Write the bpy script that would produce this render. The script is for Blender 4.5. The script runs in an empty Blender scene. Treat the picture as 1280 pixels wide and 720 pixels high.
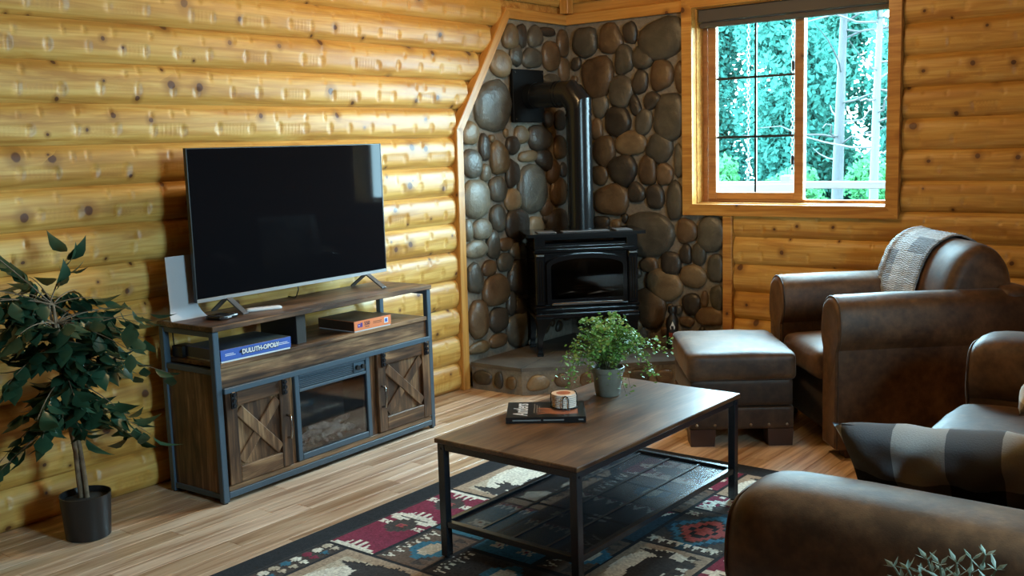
import bpy, bmesh, math, random
import numpy as np
from mathutils import Matrix, Vector

random.seed(7)
RNG = np.random.default_rng(11)
scene = bpy.context.scene
COL = scene.collection
PI = math.pi

# ------------------------------------------------------------------ camera
# axes: x = away from the television wall, y = towards the window wall (y = 0), z up; the corner of the room is the origin
F_PX, YAW, PITCH, ROLL = 1274.0, -0.6670, 0.1387, -0.0308
CAM = np.array([4.2413, -6.0819, 1.5415])
_f = np.array([math.sin(YAW)*math.cos(PITCH), math.cos(YAW)*math.cos(PITCH), -math.sin(PITCH)])
_r0 = np.array([math.cos(YAW), -math.sin(YAW), 0.0])
_u0 = np.cross(_r0, _f)
_R = math.cos(ROLL)*_r0 + math.sin(ROLL)*_u0
_U = -math.sin(ROLL)*_r0 + math.cos(ROLL)*_u0
cam_data = bpy.data.cameras.new('camera')
cam_data.sensor_fit = 'HORIZONTAL'; cam_data.sensor_width = 36.0
cam_data.lens = F_PX*36.0/1280.0
cam_data.clip_start = 0.05; cam_data.clip_end = 200
cam = bpy.data.objects.new('camera', cam_data); COL.objects.link(cam)
cam.matrix_world = Matrix(((_R[0], _U[0], -_f[0], CAM[0]), (_R[1], _U[1], -_f[1], CAM[1]), (_R[2], _U[2], -_f[2], CAM[2]), (0, 0, 0, 1)))
scene.camera = cam

# ------------------------------------------------------------------ world, light, exposure
SKY_COLOR, SKY_STRENGTH = (0.50, 0.82, 1.0), 74.0
LAMP_COLOR, LAMP_STRENGTH = (1.0, 0.66, 0.31), 122.0
world = bpy.data.worlds.new('overcast_sky'); scene.world = world; world.use_nodes = True
_bg = world.node_tree.nodes['Background']
_bg.inputs['Color'].default_value = (*SKY_COLOR, 1); _bg.inputs['Strength'].default_value = SKY_STRENGTH
vs = scene.view_settings
vs.view_transform = 'Standard'; vs.look = 'None'; vs.gamma = 1.0; vs.use_curve_mapping = False
vs.exposure = 0.15
try:
    scene.cycles.use_denoising = True
    scene.cycles.max_bounces = 8
    scene.cycles.transparent_max_bounces = 12
    scene.cycles.sample_clamp_indirect = 6.0
    scene.cycles.caustics_reflective = False; scene.cycles.caustics_refractive = False
except Exception: pass
def portal(loc, rot, sx, sy):
    l = bpy.data.lights.new('window_portal', 'AREA'); l.shape = 'RECTANGLE'; l.size = sx; l.size_y = sy
    l.cycles.is_portal = True
    o = bpy.data.objects.new('window_portal', l); COL.objects.link(o); o.location = loc; o.rotation_euler = rot
portal((1.66, 0.14, 1.75), (-PI/2, 0, 0), 1.26, 1.28)          # window beside the stove
portal((5.42, -3.70, 1.60), (PI/2, 0, PI/2), 0.72, 1.0)         # window in the wall behind the sofa

# ------------------------------------------------------------------ pixel -> point helpers
def ray(x, y): return _f*F_PX + _R*(x-640.0) - _U*(y-360.0)
def on_x(x, y, X=0.0): d = ray(x, y); return CAM + d*((X-CAM[0])/d[0])
def on_y(x, y, Y=0.0): d = ray(x, y); return CAM + d*((Y-CAM[1])/d[1])
def on_z(x, y, Z=0.0): d = ray(x, y); return CAM + d*((Z-CAM[2])/d[2])

# ------------------------------------------------------------------ mesh helpers
class MB:
    def __init__(s): s.v = []; s.f = []
    def add(s, vs_, fs_):
        n = len(s.v); s.v.extend([tuple(float(c) for c in p) for p in vs_]); s.f.extend([tuple(i+n for i in f) for f in fs_]); return s
    def box(s, x0, x1, y0, y1, z0, z1, b=0.0, M=None):
        lo = (x0, y0, z0); hi = (x1, y1, z1)
        if b <= 0:
            v = [(x, y, z) for x in (x0, x1) for y in (y0, y1) for z in (z0, z1)]
            f = [(0,1,3,2),(4,6,7,5),(0,4,5,1),(2,3,7,6),(0,2,6,4),(1,5,7,3)]
        else:
            v = []
            for c in range(8):
                ix = ((c>>2)&1, (c>>1)&1, c&1)
                for a in range(3):
                    v.append([(hi[k] if ix[k] else lo[k]) + (0 if k == a else (-b if ix[k] else b)) for k in range(3)])
            bit = (4, 2, 1); f = []
            for a in range(3):
                p, q = [k for k in range(3) if k != a]
                for sd in (0, 1):
                    base = bit[a] if sd else 0
                    f.append(tuple((base+d)*3+a for d in (0, bit[p], bit[p]+bit[q], bit[q])))
            for e in range(3):
                p, q = [k for k in range(3) if k != e]
                for d in (0, bit[p], bit[q], bit[p]+bit[q]):
                    f.append((d*3+p, (d+bit[e])*3+p, (d+bit[e])*3+q, d*3+q))
            f += [(c*3, c*3+1, c*3+2) for c in range(8)]
        if M is not None: v = [tuple(M @ Vector(p)) for p in v]
        return s.add(v, f)
    def bar(s, p0, p1, w, t, up=(0, 0, 1), b=0.0):      # rectangular bar between two points, w across, t along up
        p0 = Vector(p0); p1 = Vector(p1); d = (p1-p0); L = d.length; d.normalize()
        u = Vector(up); u = (u - d*u.dot(d)).normalized(); w_ = d.cross(u)
        M = Matrix(((d.x, w_.x, u.x, p0.x), (d.y, w_.y, u.y, p0.y), (d.z, w_.z, u.z, p0.z), (0, 0, 0, 1)))
        return s.box(0, L, -w/2, w/2, -t/2, t/2, b, M)
    def loft(s, rings, cap=True, closed=False):
        n = len(rings[0]); vs_ = [p for r in rings for p in r]; fs_ = []
        m = len(rings)
        for i in range(m if closed else m-1):
            j = (i+1) % m
            for k in range(n):
                k2 = (k+1) % n
                fs_.append((i*n+k, i*n+k2, j*n+k2, j*n+k))
        if cap and not closed:
            fs_.append(tuple(range(n-1, -1, -1))); fs_.append(tuple(range((m-1)*n, m*n)))
        return s.add(vs_, fs_)
    def tube(s, pts, r, n=8, cap=True, closed=False):
        pts = [Vector(p) for p in pts]; rs = r if hasattr(r, '__len__') else [r]*len(pts); rings = []
        m = len(pts); prev = None
        for i, p in enumerate(pts):
            if closed: a = pts[(i+1) % m]-p; b = p-pts[i-1]
            else:
                a = (pts[i+1]-p) if i < m-1 else (p-pts[i-1]); b = (p-pts[i-1]) if i > 0 else a
            t = (a.normalized()+b.normalized())
            if t.length < 1e-6: t = a
            t.normalize()
            if prev is None:
                u = t.orthogonal().normalized()
            else:
                u = prev - t*prev.dot(t)
                u = u.normalized() if u.length > 1e-6 else t.orthogonal().normalized()
            prev = u; w = t.cross(u)
            k = 1.0/max(0.5, abs(t.dot(a.normalized()))) if 0 < i < m-1 or closed else 1.0
            bend = (a.normalized()-b.normalized())
            ring = []
            for q in range(n):
                an = 2*PI*q/n
                o = (u*math.cos(an)+w*math.sin(an))*rs[i]
                if bend.length > 1e-4:
                    bd = bend.normalized(); o = o + bd*(o.dot(bd))*(k-1)
                ring.append(p+o)
            rings.append(ring)
        return s.loft(rings, cap, closed)
    def lathe(s, prof, n=24, c=(0, 0, 0), cap=True):
        rings = [[(c[0]+r*math.cos(2*PI*k/n), c[1]+r*math.sin(2*PI*k/n), c[2]+z) for k in range(n)] for r, z in prof]
        return s.loft(rings, cap)
    def prism(s, poly, a0, a1, axis='z'):
        def P(p, a): return (p[0], p[1], a) if axis == 'z' else ((p[0], a, p[1]) if axis == 'y' else (a, p[0], p[1]))
        n = len(poly); vs_ = [P(p, a0) for p in poly]+[P(p, a1) for p in poly]
        fs_ = [tuple(range(n-1, -1, -1)), tuple(range(n, 2*n))]+[(i, (i+1) % n, n+(i+1) % n, n+i) for i in range(n)]
        return s.add(vs_, fs_)
    def soft(s, x0, x1, y0, y1, z0, z1, r=0.05, bulge=(0, 0, 0, 0, 0, 0), n=10, M=None, noise=0.0, seed=0):
        # rounded box with faces that swell; bulge = (-x, +x, -y, +y, -z, +z)
        c = np.array([(x0+x1)/2, (y0+y1)/2, (z0+z1)/2]); h = np.array([(x1-x0)/2, (y1-y0)/2, (z1-z0)/2])
        r = min(r, *(h*0.98)); key = {}; vs_ = []; fs_ = []
        rs = np.random.RandomState(seed); ph = rs.rand(6)*6.28
        def vert(q):
            k = tuple(np.round(q, 5))
            if k in key: return key[k]
            p = q*h; inner = np.clip(p, -(h-r), h-r); d = p-inner; L = np.linalg.norm(d)
            p2 = inner + d/L*r if L > 1e-9 else p.copy()
            u = np.clip(p2/h, -1, 1); g = 1-u**2
            for a in range(3):
                b_, c_ = [k_ for k_ in range(3) if k_ != a]
                w = math.sqrt(max(0, g[b_]*g[c_]))
                if u[a] > 0: p2[a] += bulge[2*a+1]*w*u[a]
                else: p2[a] += bulge[2*a]*w*u[a]
            if noise:
                nn = d/L if L > 1e-9 else np.zeros(3)
                p2 = p2 + nn*noise*(math.sin(p2[0]*23+ph[0])*math.sin(p2[1]*19+ph[1])+0.6*math.sin(p2[2]*31+p2[1]*41+ph[2]))
            p2 = p2 + c
            if M is not None: p2 = np.array(M @ Vector(p2))
            key[k] = len(vs_); vs_.append(tuple(p2)); return key[k]
        # grid positions denser near the edges
        t = np.sin(np.linspace(-1, 1, n+1)*PI/2*0.92)/math.sin(PI/2*0.92)
        for a in range(3):
            b_, c_ = [k_ for k_ in range(3) if k_ != a]
            for sd in (-1, 1):
                for i in range(n):
                    for j in range(n):
                        ids = []
                        for (ii, jj) in ((i, j), (i+1, j), (i+1, j+1), (i, j+1)):
                            q = np.zeros(3); q[a] = sd; q[b_] = t[ii]; q[c_] = t[jj]; ids.append(vert(q))
                        fs_.append(tuple(ids))
        return s.add(vs_, fs_)
    def build(s, name, mat=None, parent=None, smooth=None, fix=True, loc=None):
        me = bpy.data.meshes.new(name); me.from_pydata(s.v, [], s.f)
        if fix:
            bm = bmesh.new(); bm.from_mesh(me); bmesh.ops.recalc_face_normals(bm, faces=bm.faces); bm.to_mesh(me); bm.free()
        if smooth is not None:
            me.polygons.foreach_set('use_smooth', [True]*len(me.polygons))
            if smooth < 170: me.set_sharp_from_angle(angle=math.radians(smooth))
        me.update()
        return link(name, me, mat, parent, loc)

def link(name, me, mat=None, parent=None, loc=None):
    if mat is not None and not me.materials: me.materials.append(mat)
    o = bpy.data.objects.new(name, me); COL.objects.link(o)
    if parent is not None: o.parent = parent
    if loc is not None: o.location = loc
    return o
def tag(o, label=None, cat=None, group=None, kind=None):
    if label: o['label'] = label
    if cat: o['category'] = cat
    if group: o['group'] = group
    if kind: o['kind'] = kind
    return o
def empty(name, loc=(0, 0, 0), rz=0.0, label=None, cat=None, group=None, kind=None):
    o = bpy.data.objects.new(name, None); COL.objects.link(o); o.empty_display_size = 0.05
    o.location = loc; o.rotation_euler = (0, 0, rz)
    return tag(o, label, cat, group, kind)
def grid_mesh(name, V, mat=None, parent=None, smooth=True):
    # V: (m, n, 3) array -> open sheet
    m, n = V.shape[:2]; me = bpy.data.meshes.new(name)
    me.vertices.add(m*n); me.vertices.foreach_set('co', np.ascontiguousarray(V, dtype=np.float32).ravel())
    i, j = np.meshgrid(np.arange(m-1), np.arange(n-1), indexing='ij'); a = (i*n+j).ravel()
    q = np.stack([a, a+n, a+n+1, a+1], 1).astype(np.int32); nf = len(q)
    me.loops.add(nf*4); me.loops.foreach_set('vertex_index', q.ravel())
    me.polygons.add(nf); me.polygons.foreach_set('loop_start', np.arange(0, nf*4, 4, dtype=np.int32)); me.polygons.foreach_set('loop_total', np.full(nf, 4, np.int32))
    me.polygons.foreach_set('use_smooth', np.full(nf, smooth)); me.update(calc_edges=True); me.validate()
    return link(name, me, mat, parent)
def catmull(pts, n=6, closed=True):
    P = [np.array(p, float) for p in pts]; m = len(P); out = []
    for i in range(m if closed else m-1):
        p0 = P[(i-1) % m] if closed or i > 0 else P[0]; p1 = P[i]; p2 = P[(i+1) % m]; p3 = P[(i+2) % m] if closed or i < m-2 else P[-1]
        for k in range(n):
            t = k/n
            out.append(0.5*((2*p1)+(-p0+p2)*t+(2*p0-5*p1+4*p2-p3)*t*t+(-p0+3*p1-3*p2+p3)*t**3))
    if not closed: out.append(P[-1])
    return out
def text_mesh(name, body, size, mat, parent, M, extrude=0.0006, shear=0.0, align='CENTER', sx=1.0, bold=0.0):
    cu = bpy.data.curves.new(name, 'FONT'); cu.body = body; cu.size = size; cu.extrude = extrude; cu.shear = shear
    cu.align_x = align; cu.offset = bold; cu.align_y = 'CENTER'; cu.resolution_u = 3
    t = bpy.data.objects.new(name, cu); COL.objects.link(t)
    bpy.context.view_layer.update()
    dg = bpy.context.evaluated_depsgraph_get()
    me = bpy.data.meshes.new_from_object(t.evaluated_get(dg))
    bpy.data.objects.remove(t); bpy.data.curves.remove(cu)
    me.materials.clear(); me.materials.append(mat)
    o = bpy.data.objects.new(name, me); COL.objects.link(o); o.parent = parent
    o.matrix_local = M @ Matrix.Scale(sx, 4, (1, 0, 0))
    return o
def frame_m(o, x, y, z):
    x, y, z = Vector(x), Vector(y), Vector(z)
    return Matrix(((x.x, y.x, z.x, o[0]), (x.y, y.y, z.y, o[1]), (x.z, y.z, z.z, o[2]), (0, 0, 0, 1)))

# ------------------------------------------------------------------ materials
class NT:
    def __init__(s, name):
        s.m = bpy.data.materials.new(name); s.m.use_nodes = True; s.t = s.m.node_tree; s.t.nodes.clear()
        s.out = s.t.nodes.new('ShaderNodeOutputMaterial')
    def n(s, typ, ins=None, **props):
        nd = s.t.nodes.new('ShaderNode'+typ)
        for k, v in props.items(): setattr(nd, k, v)
        for k, v in (ins or {}).items():
            sk = nd.inputs[k]
            if isinstance(v, bpy.types.NodeSocket): s.t.links.new(v, sk)
            else:
                if hasattr(sk.default_value, '__len__') and not hasattr(v, '__len__'): v = [v]*len(sk.default_value)
                if hasattr(sk.default_value, '__len__') and len(v) == 3 and len(sk.default_value) == 4: v = (*v, 1)
                sk.default_value = v
        return nd
    def math(s, op, a, b=0.0, c=0.0, clamp=False):
        return s.n('Math', {0: a, 1: b, 2: c}, operation=op, use_clamp=clamp).outputs[0]
    def ramp(s, fac, stops, interp='LINEAR'):
        nd = s.n('ValToRGB', {0: fac}); cr = nd.color_ramp; cr.interpolation = interp
        while len(cr.elements) < len(stops): cr.elements.new(0.5)
        for e, (p, c) in zip(cr.elements, stops): e.position = p; e.color = (*c, 1) if len(c) == 3 else c
        return nd.outputs[0]
    def mix(s, fac, a, b, blend='MIX'):
        nd = s.n('Mix', data_type='RGBA', blend_type=blend)
        for sk, v in ((nd.inputs[0], fac), (nd.inputs[6], a), (nd.inputs[7], b)):
            if isinstance(v, bpy.types.NodeSocket): s.t.links.new(v, sk)
            else: sk.default_value = (*v, 1) if hasattr(v, '__len__') and len(v) == 3 else v
        return nd.outputs[2]
    def coords(s, scale=(1, 1, 1), jitter=0.0, kind='Object'):
        tc = s.n('TexCoord').outputs[kind]
        if jitter:
            r = s.n('ObjectInfo').outputs['Random']
            off = s.n('CombineXYZ', {0: s.math('MULTIPLY', r, jitter), 1: s.math('MULTIPLY', r, jitter*0.37), 2: s.math('MULTIPLY', r, jitter*0.73)}).outputs[0]
            tc = s.n('VectorMath', {0: tc, 1: off}, operation='ADD').outputs[0]
        return s.n('Mapping', {'Vector': tc, 'Scale': scale}).outputs[0]
    def noise(s, vec, scale, detail=3.0, rough=0.55, dist=0.0):
        return s.n('TexNoise', {'Vector': vec, 'Scale': scale, 'Detail': detail, 'Roughness': rough, 'Distortion': dist})
    def bsdf(s, color, rough=0.5, metal=0.0, bump=None, bump_s=0.2, bump_d=0.01, spec=0.5, **kw):
        ins = {'Base Color': color, 'Roughness': rough, 'Metallic': metal, 'Specular IOR Level': spec}
        if bump is not None: ins['Normal'] = s.n('Bump', {'Height': bump, 'Strength': bump_s, 'Distance': bump_d}).outputs[0]
        ins.update({k.replace('_', ' '): v for k, v in kw.items()})
        b = s.n('BsdfPrincipled', ins); s.t.links.new(b.outputs[0], s.out.inputs[0]); return s.m
def plain(name, color, rough=0.5, metal=0.0, spec=0.5, **kw): return NT(name).bsdf(color, rough, metal, spec=spec, **kw)

def pine(name, light, mid, dark, knots=1.0, rough=0.45, axis=0, kscale=6.0):
    t = NT(name); s = [1.0, 1.0, 1.0]
    co = t.coords(jitter=37.0)
    st = [9.0, 9.0, 9.0]; st[axis] = 0.7
    g = t.noise(t.n('Mapping', {'Vector': co, 'Scale': st}).outputs[0], 2.2, 4.0, 0.6, 0.8).outputs[0]
    st2 = [60.0, 60.0, 60.0]; st2[axis] = 1.6
    fine = t.noise(t.n('Mapping', {'Vector': co, 'Scale': st2}).outputs[0], 1.5, 2.0, 0.5).outputs[0]
    c = t.ramp(g, [(0.36, dark), (0.49, mid), (0.62, light)])
    c = t.mix(t.math('MULTIPLY', t.n('MapRange', {0: fine, 1: 0.42, 2: 0.70, 3: 0.0, 4: 1.0}).outputs[0], 0.55), c, dark, 'MIX')
    r = t.n('ObjectInfo').outputs['Random']
    c = t.mix(t.math('MULTIPLY', r, 0.38), c, mid)
    # knots: sparse cells along the board
    sep = t.n('SeparateXYZ', {0: co}).outputs
    oth = 1 if axis == 2 else 2
    kv = t.n('CombineXYZ', {0: sep[axis], 1: sep[oth], 2: 0.0}).outputs[0]
    wob = t.noise(kv, 14.0, 2.0).outputs['Color']
    kv = t.n('VectorMath', {0: kv, 1: t.n('VectorMath', {0: wob, 1: (0.016, 0.016, 0.0)}, operation='MULTIPLY').outputs[0]}, operation='ADD').outputs[0]
    v = t.n('TexVoronoi', {'Vector': kv, 'Scale': kscale, 'Randomness': 1.0}, feature='F1', voronoi_dimensions='2D')
    cr = t.n('SeparateColor', {0: v.outputs['Color']}).outputs
    pick = t.math('LESS_THAN', cr[0], 0.5*knots)
    size = t.math('MULTIPLY_ADD', t.math('MULTIPLY', cr[1], cr[1]), 0.095, 0.035)
    q = t.math('DIVIDE', v.outputs['Distance'], size)
    halo = t.math('MULTIPLY', pick, t.n('MapRange', {0: q, 1: 0.9, 2: 3.4, 3: 0.75, 4: 0.0}, interpolation_type='SMOOTHSTEP').outputs[0])
    core = t.math('MULTIPLY', pick, t.n('MapRange', {0: q, 1: 0.75, 2: 1.15, 3: 0.92, 4: 0.0}, interpolation_type='SMOOTHSTEP').outputs[0])
    c = t.mix(halo, c, tuple(x*0.72 for x in dark))
    c = t.mix(core, c, (0.085, 0.026, 0.010))
    return t.bsdf(c, rough, bump=fine, bump_s=0.08, bump_d=0.004, Coat_Weight=0.06, Coat_Roughness=0.3)
M_LOG = pine('log_pine', (0.68, 0.43, 0.125), (0.58, 0.315, 0.068), (0.40, 0.175, 0.032))
M_TRIM = pine('trim_pine', (0.64, 0.35, 0.095), (0.54, 0.26, 0.055), (0.38, 0.15, 0.030), knots=0.55, rough=0.4, kscale=4.5)
M_SASH = pine('sash_wood', (0.42, 0.20, 0.08), (0.36, 0.155, 0.055), (0.26, 0.10, 0.035), knots=0.25, rough=0.4)

def stone_mat(name, a, b, c_):
    t = NT(name); co = t.coords(jitter=53.0)
    n1 = t.noise(co, 9.0, 4.0, 0.6, 0.4).outputs[0]; n2 = t.noise(co, 70.0, 3.0, 0.6).outputs[0]
    c = t.ramp(n1, [(0.32, a), (0.52, b), (0.70, c_)])
    r = t.n('ObjectInfo').outputs['Random']
    c = t.n('HueSaturation', {'Color': c, 'Value': t.math('MULTIPLY_ADD', r, 0.5, 0.75), 'Saturation': 1.0}).outputs[0]
    c = t.mix(t.math('MULTIPLY', n2, 0.35), c, tuple(x*0.5 for x in a))
    h = t.math('MULTIPLY_ADD', n2, 0.25, n1)
    return t.bsdf(c, t.n('MapRange', {0: n2, 3: 0.28, 4: 0.50}).outputs[0], bump=h, bump_s=0.65, bump_d=0.012)
M_STONE = {
    'g': stone_mat('river_stone_grey', (0.0585, 0.0516, 0.0396), (0.0963, 0.0843, 0.0636), (0.1376, 0.1195, 0.0877)),
    'l': stone_mat('river_stone_pale', (0.1101, 0.0937, 0.0662), (0.1651, 0.1393, 0.0963), (0.2202, 0.1815, 0.1213)),
    'b': stone_mat('river_stone_brown', (0.0826, 0.0482, 0.0249), (0.1307, 0.0808, 0.0430), (0.1789, 0.1161, 0.0636)),
    't': stone_mat('river_stone_tan', (0.1376, 0.0903, 0.0464), (0.1995, 0.1359, 0.0714), (0.2477, 0.1746, 0.0963)),
    'd': stone_mat('river_stone_dark', (0.0310, 0.0241, 0.0189), (0.0516, 0.0413, 0.0310), (0.0791, 0.0611, 0.0439)),
}
t = NT('mortar'); _co = t.coords(); _n = t.noise(_co, 45.0, 4.0, 0.65).outputs[0]
M_MORTAR = t.bsdf(t.ramp(_n, [(0.3, (0.16, 0.132, 0.100)), (0.7, (0.25, 0.212, 0.165))]), 0.9, bump=_n, bump_s=0.6, bump_d=0.01)
t = NT('hearth_slate'); _co = t.coords(jitter=9); _n = t.noise(_co, 7.0, 5.0, 0.6).outputs[0]
M_SLATE = t.bsdf(t.ramp(_n, [(0.3, (0.055, 0.047, 0.04)), (0.7, (0.13, 0.112, 0.092))]), 0.5, bump=_n, bump_s=0.3, bump_d=0.01)

def plank_mat(name):
    t = NT(name); co = t.coords(jitter=61.0)
    sep = t.n('SeparateXYZ', {0: co}).outputs
    g = t.noise(t.n('Mapping', {'Vector': co, 'Scale': (26, 1.3, 10)}).outputs[0], 1.0, 4.0, 0.6, 0.6).outputs[0]
    fine = t.noise(t.n('Mapping', {'Vector': co, 'Scale': (150, 4, 10)}).outputs[0], 1.0, 2.0).outputs[0]
    c = t.ramp(g, [(0.36, (0.36, 0.205, 0.115)), (0.5, (0.57, 0.385, 0.25)), (0.64, (0.70, 0.515, 0.365))])
    r = t.n('ObjectInfo').outputs['Random']
    c = t.n('HueSaturation', {'Color': c, 'Value': t.math('MULTIPLY_ADD', r, 0.42, 0.76), 'Saturation': t.math('MULTIPLY_ADD', r, -0.25, 1.08)}).outputs[0]
    c = t.mix(t.math('MULTIPLY', t.math('GREATER_THAN', fine, 0.62), 0.30), c, (0.20, 0.11, 0.055))
    return t.bsdf(c, 0.34, bump=fine, bump_s=0.05, bump_d=0.002)
M_PLANK = plank_mat('oak_laminate')

def rustic(name, a, b, c_, axis=0, rough=0.42, sc=1.0, spec=0.5):
    t = NT(name); co = t.coords(jitter=23.0)
    s1 = [14.0*sc]*3; s1[axis] = 1.6*sc
    g = t.noise(t.n('Mapping', {'Vector': co, 'Scale': s1}).outputs[0], 1.0, 5.0, 0.65, 1.2).outputs[0]
    blot = t.noise(t.n('Mapping', {'Vector': co, 'Scale': tuple(3.2 if k != axis else 1.5 for k in range(3))}).outputs[0], 1.5, 3.0).outputs[0]
    s2 = [120.0]*3; s2[axis] = 5.0
    fine = t.noise(t.n('Mapping', {'Vector': co, 'Scale': s2}).outputs[0], 1.0, 2.0).outputs[0]
    c = t.ramp(t.math('MULTIPLY_ADD', blot, 0.45, t.math('MULTIPLY', g, 0.6)), [(0.43, a), (0.53, b), (0.63, c_)])
    c = t.mix(t.math('MULTIPLY', t.n('MapRange', {0: fine, 1: 0.42, 2: 0.68, 3: 0.0, 4: 1.0}).outputs[0], 0.6), c, a)
    return t.bsdf(c, rough, bump=fine, bump_s=0.12, bump_d=0.002, spec=spec)
M_RUST = [rustic('rustic_brown_board_%d' % k, (0.030, 0.013, 0.006), (0.125, 0.060, 0.027), (0.29, 0.165, 0.082), axis=k) for k in range(3)]
M_TABLE = rustic('coffee_table_board', (0.036, 0.014, 0.006), (0.120, 0.055, 0.023), (0.215, 0.112, 0.052), axis=1, rough=0.34, spec=0.75)
M_STEEL = plain('blue_grey_painted_steel', (0.050, 0.080, 0.110), 0.40, 0.0)
M_BSTEEL = plain('black_painted_steel', (0.012, 0.014, 0.018), 0.26, spec=0.7)
M_IRON = plain('black_enamel_iron', (0.004, 0.004, 0.005), 0.14, spec=0.28)
M_PIPE = plain('black_stove_pipe', (0.007, 0.008, 0.009), 0.24, spec=0.35)
M_BLACK = plain('black_plastic', (0.010, 0.010, 0.011), 0.4)
M_SCREEN = plain('television_screen', (0.004, 0.004, 0.005), 0.04, spec=0.06)
M_SILVER = plain('silver_bezel', (0.55, 0.56, 0.58), 0.3, 0.8)
M_FOOT = plain('grey_television_foot', (0.16, 0.16, 0.165), 0.4, 0.4)
M_WHITE = plain('white_plastic', (0.72, 0.73, 0.75), 0.4)
M_GREYP = plain('pale_grey_plastic', (0.42, 0.43, 0.46), 0.45)
M_CHROME = plain('dark_chrome', (0.30, 0.29, 0.28), 0.2, 1.0)
M_PLATE = plain('warming_plate', (0.16, 0.16, 0.165), 0.35, 0.3)

def leather(name, a, b, c_):
    t = NT(name); co = t.coords(jitter=17.0)
    n1 = t.noise(co, 3.2, 5.0, 0.62, 0.6).outputs[0]; n2 = t.noise(co, 26.0, 4.0, 0.6).outputs[0]; n3 = t.noise(co, 260.0, 2.0).outputs[0]
    c = t.ramp(t.math('MULTIPLY_ADD', n2, 0.3, t.math('MULTIPLY', n1, 0.72)), [(0.40, a), (0.51, b), (0.63, c_)])
    h = t.math('ADD', t.math('MULTIPLY', n2, 0.7), t.math('MULTIPLY', n3, 0.25))
    return t.bsdf(c, t.n('MapRange', {0: n1, 3: 0.46, 4: 0.62}).outputs[0], bump=h, bump_s=0.20, bump_d=0.006, spec=0.4, Sheen_Weight=0.10, Sheen_Roughness=0.4)
M_LEATHER = leather('brown_distressed_leather', (0.040, 0.018, 0.008), (0.084, 0.040, 0.018), (0.150, 0.076, 0.034))
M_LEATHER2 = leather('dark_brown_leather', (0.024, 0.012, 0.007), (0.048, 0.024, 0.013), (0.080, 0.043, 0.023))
M_FEET = plain('dark_stained_wood', (0.045, 0.018, 0.012), 0.4)
M_NAIL = plain('antique_nailhead', (0.34, 0.27, 0.20), 0.35, 0.9)
t = NT('window_glass')
_g = t.n('BsdfGlossy', {'Roughness': 0.02}); _tr = t.n('BsdfTransparent', {'Color': (0.97, 0.99, 0.98)})
_mx = t.n('MixShader', {0: t.math('MULTIPLY', t.n('LayerWeight', {'Blend': 0.25}).outputs['Fresnel'], 0.5), 1: _tr.outputs[0], 2: _g.outputs[0]}); t.t.links.new(_mx.outputs[0], t.out.inputs[0]); M_GLASS = t.m
t = NT('smoked_glass')
_g = t.n('BsdfGlossy', {'Roughness': 0.06}); _tr = t.n('BsdfTransparent', {'Color': (0.72, 0.72, 0.73)})
_mx = t.n('MixShader', {0: t.math('MULTIPLY_ADD', t.n('LayerWeight', {'Blend': 0.3}).outputs['Fresnel'], 0.4, 0.02), 1: _tr.outputs[0], 2: _g.outputs[0]}); t.t.links.new(_mx.outputs[0], t.out.inputs[0]); M_SMOKE = t.m
t = NT('stove_glass')
_g = t.n('BsdfGlossy', {'Roughness': 0.05}); _tr = t.n('BsdfTransparent', {'Color': (0.30, 0.30, 0.30)})
_mx = t.n('MixShader', {0: t.math('MULTIPLY_ADD', t.n('LayerWeight', {'Blend': 0.3}).outputs['Fresnel'], 0.5, 0.02), 1: _tr.outputs[0], 2: _g.outputs[0]}); t.t.links.new(_mx.outputs[0], t.out.inputs[0]); M_SMOKE2 = t.m
t = NT('fine_steel_mesh')
_g = t.n('BsdfPrincipled', {'Base Color': (0.02, 0.025, 0.035, 1), 'Roughness': 0.3, 'Metallic': 0.4}); _tr = t.n('BsdfTransparent', {})
_mx = t.n('MixShader', {0: 0.62, 1: _tr.outputs[0], 2: _g.outputs[0]}); t.t.links.new(_mx.outputs[0], t.out.inputs[0]); M_MESH = t.m

# ================================================================== THE ROOM
H = 0.178                                   # height of one log course
XR, YB, ZC = 5.3, -8.4, 3.0                 # wall behind the sofa, wall behind the camera, ceiling

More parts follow.
